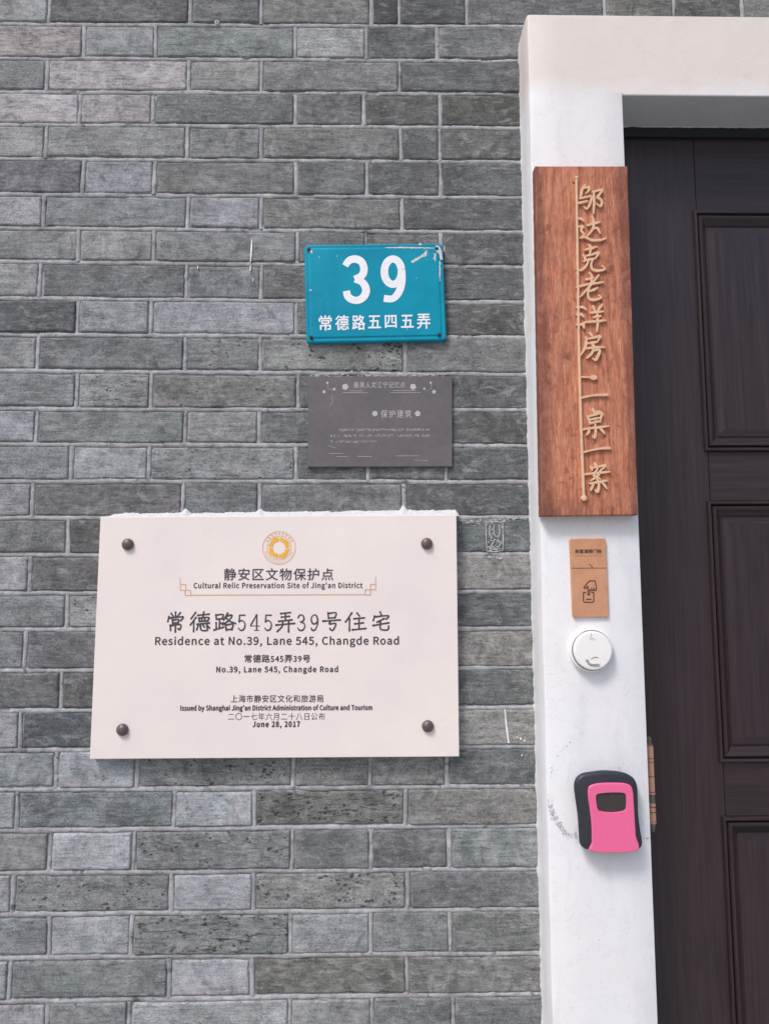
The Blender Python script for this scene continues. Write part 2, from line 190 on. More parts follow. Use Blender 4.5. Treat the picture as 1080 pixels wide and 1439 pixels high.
def stroke(pts, w, y, thick=0.0, n=5, jitter=0.0, square=False, bulge=0.0):
    """brush stroke along pts (mm); w = one width or a list along the stroke; thick = depth in metres behind y"""
    P = [Vector(q) for q in (smooth_poly(pts, n, False) if len(pts) > 2 else smooth_poly(pts, 4, False))]
    m = len(P)
    if not isinstance(w, (list, tuple)): w = [w, w]
    def wid(t):
        u = t * (len(w) - 1); i = min(len(w) - 2, int(u)); return w[i] + (w[i + 1] - w[i]) * (u - i)
    Lf, Rt, Wd = [], [], []
    for i in range(m):
        d = (P[min(m - 1, i + 1)] - P[max(0, i - 1)]); d = d.normalized() if d.length > 1e-9 else Vector((1, 0))
        nn = Vector((-d.y, d.x)); h = wid(i / (m - 1)) / 2 * (1 + R.uniform(-jitter, jitter)); Wd.append(h)
        Lf.append(P[i] + nn * h); Rt.append(P[i] - nn * h)
    caps, cape = [], []
    if not square:
        d = (P[1] - P[0]).normalized(); a0 = math.atan2(d.y, d.x)
        caps = [P[0] + Vector((math.cos(a0 + math.pi / 2 + k * math.pi / 6), math.sin(a0 + math.pi / 2 + k * math.pi / 6))) * Wd[0] for k in range(1, 6)]
        d = (P[-1] - P[-2]).normalized(); a0 = math.atan2(d.y, d.x)
        cape = [P[-1] + Vector((math.cos(a0 - math.pi / 2 + k * math.pi / 6), math.sin(a0 - math.pi / 2 + k * math.pi / 6))) * Wd[-1] for k in range(1, 6)]
    v = [W(q, y) for q in Lf] + [W(q, y) for q in Rt] + [W(q, y) for q in caps] + [W(q, y) for q in cape]
    f = [(i, i + 1, m + i + 1, m + i) for i in range(m - 1)]
    if caps: f.append(tuple([0] + list(range(2 * m, 2 * m + 5)) + [m]))
    if cape: f.append(tuple([2 * m - 1] + list(range(2 * m + 5, 2 * m + 10)) + [m - 1]))
    if thick:
        loop = list(range(m - 1, -1, -1)) + list(range(2 * m, 2 * m + len(caps))) + list(range(m, 2 * m)) + list(range(2 * m + 5, 2 * m + 5 + len(cape)))
        k = len(v); fy = 0.0007
        # chamfered edge then side walls
        v2 = []
        for i in loop: v2.append((v[i][0], y + thick, v[i][2]))
        v += v2; q = len(loop)
        for i in range(q): f.append((loop[i], loop[(i + 1) % q], k + (i + 1) % q, k + i))
        if bulge:
            cidx = len(v)
            v += [(W(P[i], y - bulge)) for i in range(m)]
            f = [g for g in f if not (len(g) == 4 and g[0] < m and g[1] == g[0] + 1 and g[2] == m + g[0] + 1)]
            for i in range(m - 1): f += [(i, i + 1, cidx + i + 1, cidx + i), (cidx + i, cidx + i + 1, m + i + 1, m + i)]
            f = [g for g in f if len(g) == 4]
            if caps:
                lp = [0] + list(range(2 * m, 2 * m + 5)) + [m]
                f += [(lp[i], lp[i + 1], cidx) for i in range(6)]
            if cape:
                lp = [2 * m - 1] + list(range(2 * m + 5, 2 * m + 10)) + [m - 1]
                f += [(lp[i], lp[i + 1], cidx + m - 1) for i in range(6)]
    return v, f

_glyphs = {}
FONT = None
try:                                                # Blender's own bundled grotesque; the default font is the fallback
    FONT = bpy.data.fonts.load(bpy.utils.system_resource('DATAFILES', path='fonts') + "/Noto Sans CJK Regular.woff2")
except Exception: FONT = None
def text_mesh(body, bold=0.0, space=1.0):
    key = (body, bold, space)
    if key in _glyphs: return _glyphs[key]
    c = bpy.data.curves.new("t", 'FONT'); c.body = body
    if FONT and not any(ord(q) > 0x2fff for q in body): c.font = FONT
    c.offset = bold; c.space_character = space; c.fill_mode = 'FRONT'; c.resolution_u = 4
    o = bpy.data.objects.new("t", c); scene.collection.objects.link(o)
    dg = bpy.context.evaluated_depsgraph_get(); me = bpy.data.meshes.new_from_object(o.evaluated_get(dg))
    v = [tuple(q.co) for q in me.vertices]; f = [tuple(q.vertices) for q in me.polygons]
    bpy.data.objects.remove(o); bpy.data.curves.remove(c); bpy.data.meshes.remove(me)
    xs = [q[0] for q in v]; ys = [q[1] for q in v]
    a, b, cc, d = min(xs), max(xs), min(ys), max(ys)
    v = [((q[0] - a) / (b - a), (q[1] - cc) / (d - cc)) for q in v]
    _glyphs[key] = (v, f); return v, f
def _place(mb, g, x, z, w, h, ang, y):
    ca, sa = math.cos(math.radians(ang)), math.sin(math.radians(ang))
    mb.add([W((x + u * w * ca - t * h * sa, z + u * w * sa + t * h * ca), y) for u, t in g[0]], g[1])
def lettering(spec, y, mat, parent, name="lettering", mb=None, heavy=0.0):
    body, x, z, w, h, ang, bold, sp = spec
    cjk = any(ord(q) > 0x2fff for q in body)
    if cjk or FONT:
        d = heavy or (bold * (38 if cjk else 62)) * (h / 10 if h < 8 else 1); bold = 0.0; mb0 = MB()
        for i, (dx, dz) in enumerate(((0, 0), (d, 0), (-d, 0), (0, d), (0, -d)) if d else ((0, 0),)):
            _place(mb0, text_mesh(body, 0.0, sp), x + dx, z + dz, w, h, ang, y - i * 6e-6)
        return mb0.build(name, mat, parent, recalc=False)
    v, f = text_mesh(body, bold, sp); ca, sa = math.cos(math.radians(ang)), math.sin(math.radians(ang))
    V = [W((x + u * w * ca - t * h * sa, z + u * w * sa + t * h * ca), y) for u, t in v]
    if mb is not None: mb.add(V, f); return
    return mesh_obj(name, V, f, mat, parent, recalc=False)

# ------------------------------------------------------------------ materials
class NT:
    def __init__(s, name):
        s.m = bpy.data.materials.new(name); s.m.use_nodes = True; s.t = s.m.node_tree
        s.b = s.t.nodes["Principled BSDF"]; s.tc = s.t.nodes.new("ShaderNodeTexCoord")
    def n(s, kind, **kw):
        q = s.t.nodes.new("ShaderNode" + kind)
        for k, v in kw.items(): setattr(q, k, v)
        return q
    def l(s, a, b): s.t.links.new(a, b)
    def mapped(s, scale, src=None):
        q = s.n("Mapping"); q.inputs['Scale'].default_value = scale; s.l(src or s.tc.outputs['Object'], q.inputs[0]); return q.outputs[0]
    def noise(s, scale, detail=4, rough=0.55, vec=None, dist=0.0):
        q = s.n("TexNoise"); q.inputs['Scale'].default_value = scale; q.inputs['Detail'].default_value = detail; q.inputs['Roughness'].default_value = rough; q.inputs['Distortion'].default_value = dist
        s.l(vec or s.tc.outputs['Object'], q.inputs['Vector']); return q.outputs[0]
    def ramp(s, fac, *stops):
        q = s.n("ValToRGB"); e = q.color_ramp.elements
        while len(e) > 1: e.remove(e[-1])
        for i, (p, c) in enumerate(stops):
            if isinstance(c, (int, float)): c = (c, c, c)
            if i == 0: e[0].position = p; el = e[0]
            else: el = e.new(p)
            el.color = (*c[:3], 1)
        s.l(fac, q.inputs[0]); return q.outputs[0]
    def mix(s, fac, a, b, mode='MIX'):
        q = s.n("Mix", data_type='RGBA', blend_type=mode)
        for k, val in ((0, fac), (6, a), (7, b)):
            inp = q.inputs[k]
            if isinstance(val, (int, float)): inp.default_value = val if k == 0 else (val, val, val, 1)
            elif isinstance(val, tuple): inp.default_value = (*val[:3], 1)
            else: s.l(val, inp)
        return q.outputs[2]
    def math(s, op, a, b=0.0, clamp=False):
        q = s.n("Math", operation=op, use_clamp=clamp)
        for i, val in enumerate((a, b)):
            if isinstance(val, (int, float)): q.inputs[i].default_value = val
            else: s.l(val, q.inputs[i])
        return q.outputs[0]
    def attr(s, name): return s.n("Attribute", attribute_name=name)
    def bump(s, h, strength=0.5, dist=0.001, prev=None):
        q = s.n("Bump"); q.inputs['Strength'].default_value = strength; q.inputs['Distance'].default_value = dist; s.l(h, q.inputs['Height'])
        if prev is not None: s.l(prev, q.inputs['Normal'])
        return q.outputs[0]
    def done(s, col, rough=0.6, normal=None, metallic=0.0, spec=None, coat=0.0):
        for inp, val in (('Base Color', col), ('Roughness', rough)):
            i = s.b.inputs[inp]
            if isinstance(val, (int, float)): i.default_value = val
            elif isinstance(val, tuple): i.default_value = (*val[:3], 1)
            else: s.l(val, i)
        if normal is not None: s.l(normal, s.b.inputs['Normal'])
        s.b.inputs['Metallic'].default_value = metallic
        if spec is not None: s.b.inputs['Specular IOR Level'].default_value = spec
        if coat: s.b.inputs['Coat Weight'].default_value = coat; s.b.inputs['Coat Roughness'].default_value = 0.15
        return s.m

def mat_brick():
    s = NT("grey_brick"); tint = s.attr("tint"); par = s.attr("par"); off = s.attr("off")
    vec = s.n("VectorMath", operation='ADD'); s.l(s.tc.outputs['Object'], vec.inputs[0]); s.l(off.outputs['Vector'], vec.inputs[1]); V = vec.outputs[0]
    sp = s.n("SeparateColor"); s.l(par.outputs['Color'], sp.inputs[0]); pit, streak, bloom = sp.outputs
    sv = s.mapped((0.16, 1, 1), V)
    big = s.noise(16, 3, 0.6, V); med = s.noise(55, 5, 0.65, V, 0.6); fine = s.noise(420, 3, 0.6, V); grain = s.noise(1100, 2, 0.5, V)
    st = s.noise(230, 4, 0.7, sv, 0.8)
    drag = s.noise(260, 5, 0.72, s.mapped((0.10, 1, 1), V), 0.7); scum = s.noise(70, 5, 0.7, s.mapped((0.4, 1, 1), V), 1.2)
    c = s.mix(1.0, tint.outputs['Color'], s.ramp(big, (0.3, 0.70), (0.5, 0.98), (0.72, 1.24)), 'MULTIPLY')
    c = s.mix(1.0, c, s.ramp(med, (0.28, 0.80), (0.5, 1.0), (0.72, 1.2)), 'MULTIPLY')
    c = s.mix(1.0, c, s.ramp(drag, (0.34, 0.64), (0.5, 1.0), (0.68, 1.32)), 'MULTIPLY')
    c = s.mix(1.0, c, s.ramp(fine, (0.32, 0.62), (0.5, 1.0), (0.68, 1.36)), 'MULTIPLY')
    c = s.mix(1.0, c, s.ramp(grain, (0.32, 0.74), (0.5, 1.0), (0.68, 1.26)), 'MULTIPLY')
    c = s.mix(s.ramp(scum, (0.52, 0.0), (0.72, 0.5)), c, srgb(178, 179, 184))
    dots = s.ramp(s.noise(330, 2, 0.5, s.mapped((0.75, 1, 1), V)), (0.635, 0.0), (0.67, 0.85))
    c = s.mix(s.math('MULTIPLY', dots, s.ramp(s.noise(30, 2, 0.5, V), (0.42, 0.0), (0.6, 1.0))), c, srgb(58, 58, 62))
    # lime bloom, patchy and streaky
    b1 = s.ramp(s.noise(38, 6, 0.72, V, 1.0), (0.46, 0.0), (0.72, 1.0))
    b2 = s.ramp(s.noise(300, 3, 0.6, sv), (0.4, 0.0), (0.7, 1.0))
    bl = s.math('MULTIPLY', s.math('ADD', s.math('MULTIPLY', b1, 0.75), s.math('MULTIPLY', b2, 0.3)), bloom, True)
    c = s.mix(bl, c, srgb(206, 203, 206))
    # grime patches of their own shape
    gr = s.ramp(s.noise(24, 5, 0.7, V, 1.5), (0.53, 0.0), (0.70, 1.0))
    c = s.mix(s.math('MULTIPLY', gr, 0.5), c, srgb(66, 66, 74))
    # drag streaks
    c = s.mix(s.math('MULTIPLY', s.ramp(st, (0.36, 1.0), (0.47, 0.0)), streak), c, srgb(62, 63, 66))
    # pits
    vo = s.n("TexVoronoi"); vo.inputs['Scale'].default_value = 150; vo.inputs['Randomness'].default_value = 1.0
    pv = s.n("VectorMath", operation='ADD'); s.l(s.mapped((0.7, 1, 1.25), V), pv.inputs[0])
    dn = s.n("TexNoise"); dn.inputs['Scale'].default_value = 300; s.l(V, dn.inputs['Vector'])
    ds = s.n("VectorMath", operation='SCALE'); ds.inputs[3].default_value = 0.006; s.l(dn.outputs['Color'], ds.inputs[0]); s.l(ds.outputs[0], pv.inputs[1])
    s.l(pv.outputs[0], vo.inputs['Vector'])
    rad = s.math('MULTIPLY', s.ramp(s.noise(60, 2, 0.5, V), (0.46, 0.0), (0.66, 0.42)), pit)
    pm = s.math('GREATER_THAN', s.math('SUBTRACT', rad, vo.outputs['Distance']), 0.0)
    c = s.mix(s.math('MULTIPLY', pm, 0.8), c, srgb(44, 45, 48))
    sc_ = s.ramp(s.noise(900, 2, 0.5, V), (0.705, 0.0), (0.73, 1.0))
    c = s.mix(s.math('MULTIPLY', sc_, 0.5), c, srgb(215, 215, 215))
    h = s.math('ADD', s.math('MULTIPLY', med, 0.6), s.math('ADD', s.math('MULTIPLY', fine, 0.5), s.math('MULTIPLY', st, 0.4)))
    h = s.math('SUBTRACT', h, s.math('MULTIPLY', pm, 0.7))
    return s.done(c, 0.85, s.bump(h, 0.6, 0.0013), spec=0.25)

def mat_mortar():
    s = NT("lime_mortar")
    v = s.noise(60, 5, 0.65); f = s.noise(700, 3, 0.6); g = s.noise(9, 3, 0.6)
    c = s.ramp(v, (0.25, srgb(134, 135, 139)), (0.5, srgb(170, 172, 177)), (0.78, srgb(200, 202, 208)))
    c = s.mix(s.ramp(g, (0.45, 0.0), (0.75, 0.55)), c, srgb(112, 110, 110))
    c = s.mix(s.ramp(s.noise(26, 6, 0.75, None, 1.5), (0.57, 0.0), (0.66, 0.8)), c, srgb(78, 78, 80))
    c = s.mix(1.0, c, s.ramp(f, (0.3, 0.75), (0.7, 1.18)), 'MULTIPLY')
    return s.done(c, 0.92, s.bump(s.math('ADD', f, v), 0.7, 0.0014), spec=0.2)

def mat_paint():
    s = NT("white_masonry_paint")
    a = s.noise(3.2, 4, 0.6); b = s.noise(38, 4, 0.6, s.mapped((1, 1, 0.25))); f = s.noise(260, 3, 0.6); w = s.noise(14, 3, 0.6)
    sx = s.n("SeparateXYZ"); s.l(s.tc.outputs['Object'], sx.inputs[0])
    c = s.ramp(a, (0.3, srgb(231, 230, 232)), (0.6, srgb(231, 234, 241)))
    c = s.mix(s.ramp(b, (0.55, 0.0), (0.78, 0.32)), c, srgb(196, 199, 209))
    c = s.mix(s.ramp(s.noise(95, 5, 0.7), (0.60, 0.0), (0.78, 0.28)), c, srgb(170, 170, 172))
    # a warmer, slightly darker tone from lintel height upward
    warm_top = s.ramp(s.math('SUBTRACT', s.math('ADD', sx.outputs[2], s.math('MULTIPLY', s.math('SUBTRACT', s.noise(9, 5, 0.65), 0.5), 0.10)), Z0 - 0.66), (0.475, 0.0), (0.525, 1.0))
    c = s.mix(s.math('MULTIPLY', warm_top, 0.8), c, srgb(219, 210, 205))
    # faint brush cracks
    cr = s.noise(11, 8, 0.7, None, 1.2)
    ln = s.math('ABSOLUTE', s.math('SUBTRACT', cr, 0.5))
    c = s.mix(s.ramp(ln, (0.0, 0.22), (0.006, 0.0)), c, srgb(160, 155, 152))
    h = s.math('ADD', s.math('MULTIPLY', s.noise(20, 4), 1.0), s.math('MULTIPLY', f, 0.25))
    return s.done(c, 0.55, s.bump(s.math('ADD', h, s.math('MULTIPLY', s.noise(7, 3, 0.5), 2.5)), 0.32, 0.003), spec=0.35)

def mat_door(vertical, tone=1.0):
    s = NT("dark_laminate_" + ("vertical" if vertical else "horizontal"))
    sc = (1, 1, 0.045) if vertical else (0.045, 1, 1)
    v = s.mapped(sc); g1 = s.noise(120, 5, 0.65, v, 0.5); g2 = s.noise(480, 3, 0.6, v)
    lo, hi = srgb(36 * tone, 28 * tone, 33 * tone), srgb(60 * tone, 49 * tone, 54 * tone)
    c = s.ramp(g1, (0.3, lo), (0.72, hi))
    c = s.mix(1.0, c, s.ramp(g2, (0.3, 0.82), (0.7, 1.15)), 'MULTIPLY')
    big = s.noise(3.5, 3)
    c = s.mix(s.ramp(big, (0.35, 0.0), (0.7, 0.35)), c, srgb(52, 40, 45))
    return s.done(c, s.ramp(g1, (0.3, 0.42), (0.7, 0.3)), s.bump(s.math('ADD', g1, g2), 0.14, 0.0006), spec=0.5)

def mat_board():
    s = NT("reddish_wood")
    v = s.mapped((1, 1, 0.09)); v2 = s.mapped((1, 1, 0.16))
    # cathedral figure: rings of a distorted long cone
    dist = s.noise(6, 3, 0.55, v2)
    cmb = s.n("SeparateXYZ"); s.l(s.tc.outputs['Object'], cmb.inputs[0])
    xx = s.math('ADD', s.math('ABSOLUTE', s.math('ADD', cmb.outputs[0], 0.034)), s.math('MULTIPLY', dist, 0.16))
    zz = s.math('MULTIPLY', cmb.outputs[2], 0.055)
    ph = s.math('MULTIPLY', s.math('ADD', xx, zz), 560.0)
    rg = s.math('SINE', ph)
    fig = s.ramp(s.math('ADD', s.math('MULTIPLY', rg, 0.5), 0.5), (0.0, 0.0), (0.7, 0.25), (1.0, 1.0))
    g1 = s.noise(260, 4, 0.65, v, 0.3); g2 = s.noise(900, 3, 0.6, v)
    c = s.ramp(g1, (0.25, srgb(150, 86, 62)), (0.5, srgb(193, 124, 95)), (0.8, srgb(222, 160, 128)))
    lefthalf = s.ramp(s.noise(13, 3, 0.5, s.mapped((1, 1, 0.2))), (0.38, 0.1), (0.62, 0.75))
    c = s.mix(s.math('MULTIPLY', fig, s.math('MULTIPLY', lefthalf, 0.6)), c, srgb(124, 68, 54))
    c = s.mix(1.0, c, s.ramp(g2, (0.32, 0.66), (0.68, 1.24)), 'MULTIPLY')
    bl = s.ramp(s.noise(15, 5, 0.7, s.mapped((1, 1, 0.5)), 0.6), (0.52, 0.0), (0.74, 0.65))
    c = s.mix(bl, c, srgb(128, 78, 70))
    bl2 = s.ramp(s.noise(46, 4, 0.7, None, 0.6), (0.57, 0.0), (0.68, 0.6))
    c = s.mix(bl2, c, srgb(104, 56, 50))
    ex = s.math('SUBTRACT', 0.078, s.math('ABSOLUTE', s.math('ADD', cmb.outputs[0], s.math('MULTIPLY', s.math('SUBTRACT', cmb.outputs[2], 0.29), 0.0075))))
    edge = s.ramp(s.math('SUBTRACT', ex, s.math('MULTIPLY', s.noise(40, 5, 0.7), 0.022)), (0.0, 0.7), (0.012, 0.0))
    c = s.mix(edge, c, srgb(104, 60, 52))
    c = s.mix(s.ramp(s.noise(26, 6, 0.75, s.mapped((1, 1, 0.7)), 1.0), (0.5, 0.0), (0.75, 0.5)), c, srgb(206, 150, 128))
    # water stain along the bottom edge
    wst = s.ramp(s.math('ADD', cmb.outputs[2], s.math('MULTIPLY', s.noise(28, 5, 0.7), 0.16)), (0.04, 0.75), (0.12, 0.0))
    c = s.mix(wst, c, srgb(112, 68, 62))
    ch = s.ramp(s.noise(1500, 2, 0.5, s.mapped((1, 1, 0.3))), (0.66, 0.0), (0.74, 0.4))
    c = s.mix(ch, c, srgb(226, 172, 150))
    return s.done(c, 0.5, s.bump(s.math('ADD', g1, s.math('MULTIPLY', fig, 0.3)), 0.35, 0.0009), spec=0.35)

def mat_simple(name, col, rough=0.5, var=0.12, scale=60, metallic=0.0, bump=0.1, spec=None, coat=0.0, dist=0.0006):
    s = NT(name); a = s.noise(scale, 4, 0.6); b = s.noise(scale * 9, 2, 0.5)
    c = s.mix(1.0, col, s.ramp(a, (0.28, 1 - var), (0.72, 1 + var)), 'MULTIPLY')
    c = s.mix(1.0, c, s.ramp(b, (0.3, 1 - var * 0.5), (0.7, 1 + var * 0.5)), 'MULTIPLY')
    return s.done(c, s.ramp(a, (0.3, rough * 0.9), (0.7, min(1, rough * 1.12))), s.bump(b, bump, dist) if bump else None, metallic, spec, coat)

def mat_plaque():
    s = NT("pale_composite_stone")
    a = s.noise(7, 4, 0.6); f = s.noise(800, 2, 0.6); v = s.noise(9, 7, 0.65, s.mapped((1, 1, 2.2)), 1.6)
    c = s.ramp(a, (0.35, srgb(231, 221, 223)), (0.65, srgb(237, 229, 226)))
    ln = s.math('ABSOLUTE', s.math('SUBTRACT', v, 0.5))
    c = s.mix(s.math('MULTIPLY', s.ramp(ln, (0.0, 1.0), (0.012, 0.0)), s.ramp(s.noise(6, 2), (0.5, 0.0), (0.7, 0.5))), c, srgb(243, 238, 238))
    c = s.mix(1.0, c, s.ramp(f, (0.3, 0.955), (0.7, 1.035)), 'MULTIPLY')
    return s.done(c, 0.42, s.bump(s.math('ADD', f, s.math('MULTIPLY', v, 0.4)), 0.12, 0.0006), spec=0.4)

def mat_blue():
    s = NT("teal_enamel")
    a = s.noise(9, 4, 0.6, s.mapped((1, 1, 1))); sc = s.noise(60, 5, 0.7, s.mapped((1, 1, 0.3)), 0.8); f = s.noise(900, 2)
    c = s.ramp(a, (0.3, srgb(0, 131, 162)), (0.55, srgb(0, 146, 176)), (0.8, srgb(0, 156, 186)))
    c = s.mix(s.ramp(sc, (0.60, 0.0), (0.8, 0.35)), c, srgb(70, 170, 200))
    c = s.mix(s.ramp(s.noise(420, 2), (0.74, 0.0), (0.77, 0.8)), c, srgb(20, 110, 140))
    return s.done(c, s.ramp(a, (0.3, 0.32), (0.7, 0.45)), s.bump(s.math('ADD', a, s.math('MULTIPLY', f, 0.03)), 0.25, 0.002), spec=0.22)

BRICK, MORTAR, PAINT = mat_brick(), mat_mortar(), mat_paint()
DOOR_V, DOOR_H = mat_door(True), mat_door(False, 0.97)
BOARD, PLAQUE, BLUE = mat_board(), mat_plaque(), mat_blue()
BLACK_FRAME = mat_simple("black_frame_paint", srgb(30, 31, 36), 0.45, 0.2, 40)
WHITE_INK = mat_simple("white_sign_paint", srgb(236, 238, 246), 0.4, 0.05, 80, bump=0)
DARK_INK = mat_simple("charcoal_sign_ink", srgb(70, 66, 74), 0.5, 0.06, 200, bump=0)
GOLD_INK = mat_simple("golden_sign_ink", srgb(236, 178, 70), 0.4, 0.12, 160, bump=0)
TAN_INK = mat_simple("copper_line_ink", srgb(216, 168, 128), 0.4, 0.08, 160, bump=0)
STUD = mat_simple("brown_stud_metal", srgb(104, 92, 92), 0.38, 0.15, 300, 0.35, 0.15)
GREY_PLATE = mat_simple("grey_brushed_plate", srgb(103, 99, 104), 0.5, 0.13, 12, 0.15, 0.05)
GREY_INK = mat_simple("silver_plate_ink", srgb(188, 186, 190), 0.5, 0.12, 300, bump=0)
GREY_INK_DIM = mat_simple("faded_plate_ink", srgb(186, 184, 188), 0.5, 0.12, 300, bump=0)
CARVED_WOOD = mat_simple("pale_carved_wood", srgb(220, 182, 150), 0.6, 0.12, 120, bump=0.2)
BELL_WOOD = mat_simple("bamboo_board", srgb(198, 146, 114), 0.5, 0.13, 36, bump=0.1)
BURNT = mat_simple("burnt_engraving", srgb(92, 58, 46), 0.7, 0.1, 200, bump=0)
BURNT_DIM = mat_simple("faint_engraving", srgb(140, 96, 76), 0.7, 0.1, 200, bump=0)
PLASTIC = mat_simple("white_plastic", srgb(240, 240, 242), 0.35, 0.02, 60, bump=0.02)
RIM = mat_simple("silver_rim", srgb(150, 150, 153), 0.3, 0.05, 60, 0.6, 0.02)
SCUFF = mat_simple("grey_scuff", srgb(150, 148, 146), 0.5, 0.3, 300, bump=0)
LOCK_BLACK = mat_simple("navy_black_plastic", srgb(44, 46, 58), 0.48, 0.08, 400, bump=0.12)
LOCK_PINK_M = mat_simple("pink_plastic", srgb(234, 106, 156), 0.42, 0.04, 300, bump=0.06)
LOCK_WINDOW = mat_simple("smoked_window", srgb(62, 56, 58), 0.25, 0.06, 60, bump=0)
COPPER = mat_simple("copper_hinge_metal", srgb(222, 172, 146), 0.34, 0.12, 200, 0.35, 0.1)
DULL_METAL = mat_simple("dull_hinge_metal", srgb(126, 118, 112), 0.45, 0.25, 300, 0.4, 0.1)
DIRT = mat_simple("grey_adhesive_residue", srgb(184, 183, 188), 0.9, 0.25, 300, bump=0)
LIME = mat_simple("white_plaster_filler", srgb(226, 228, 234), 0.85, 0.10, 240, bump=0.6, dist=0.003)
CHALK = mat_simple("chalky_residue", srgb(182, 182, 186), 0.9, 0.2, 400, bump=0.2)
SPLASH = mat_simple("white_paint_splash", srgb(228, 230, 236), 0.6, 0.05, 200, bump=0.1)
RUST = mat_simple("rusty_nail_iron", srgb(58, 50, 46), 0.7, 0.4, 500, 0.2, 0.3)
BARE = mat_simple("bare_chipped_metal", srgb(196, 204, 206), 0.6, 0.3, 500, 0.1, 0.3)
SOFFIT = mat_simple("grey_soffit", srgb(196, 201, 204), 0.7, 0.06, 12, bump=0.15)  # one even tone, greyer than the white surround
PAVE = mat_simple("concrete_pavement", srgb(156, 155, 152), 0.9, 0.15, 3, bump=0.3, dist=0.003)

# ------------------------------------------------------------------ pavement
me_v, me_f = [(-60, -60, 0), (60, -60, 0), (60, 60, 0), (-60, 60, 0)], [(0, 1, 2, 3)]
pv = mesh_obj("pavement", me_v, me_f, PAVE); pv['kind'] = 'structure'

# ------------------------------------------------------------------ brick wall
CODES = {  # base colour (sRGB; TONES runs darker to the upper right), pits, streaks, bloom
 'g': ((117, 119, 122), .25, .25, .30), 'd': ((88, 89, 93), .25, .2, .16), 'D': ((76, 77, 83), .2, .2, .12), 'm': ((103, 104, 107), .25, .3, .25),
 'l': ((136, 137, 140), .2, .2, .45), 'b': ((124, 129, 137), .2, .15, .5), 'B': ((134, 140, 151), .15, .1, .7), 't': ((112, 122, 124), .3, .3, .35),
 'T': ((96, 104, 106), .35, .3, .2), 'p': ((140, 132, 136), .35, .35, .5), 'P': ((168, 160, 166), .4, .4, .9), 'v': ((133, 134, 148), .2, .15, .6),
 'o': ((106, 108, 102), .9, .8, .3), 'O': ((92, 94, 86), .4, .3, .25), 'w': ((122, 118, 116), .2, .25, .5), 'x': ((100, 98, 108), .25, .2, .25),
 'k': ((118, 120, 121), 1.0, .45, .35)}
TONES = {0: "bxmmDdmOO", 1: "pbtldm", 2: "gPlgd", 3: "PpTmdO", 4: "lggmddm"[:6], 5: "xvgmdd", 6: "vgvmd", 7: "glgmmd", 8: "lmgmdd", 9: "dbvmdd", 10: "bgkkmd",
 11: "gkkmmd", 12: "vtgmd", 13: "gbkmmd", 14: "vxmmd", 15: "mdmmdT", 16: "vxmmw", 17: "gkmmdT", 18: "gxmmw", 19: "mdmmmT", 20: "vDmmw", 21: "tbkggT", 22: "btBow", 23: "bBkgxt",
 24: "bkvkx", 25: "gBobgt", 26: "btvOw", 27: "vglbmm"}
BEDX = (-100.0, 820.0)
def bed_z(j, x):
    if j < 0: a, b = BED[0]; return a + (b - a) * (x + 100) / 920 + (-j) * 63.0
    if j >= len(BED): a, b = BED[-1]; return a + (b - a) * (x + 100) / 920 - (j - len(BED) + 1) * 63.0
    a, b = BED[j]; t = (x + 100) / 920; t = max(-0.6, min(1.35, t)); return a + (b - a) * t + 0.9 * noise.noise((x * 0.012, j * 3.1, 0.3))
bv, bf, b_tint, b_par, b_off = [], [], [], [], []
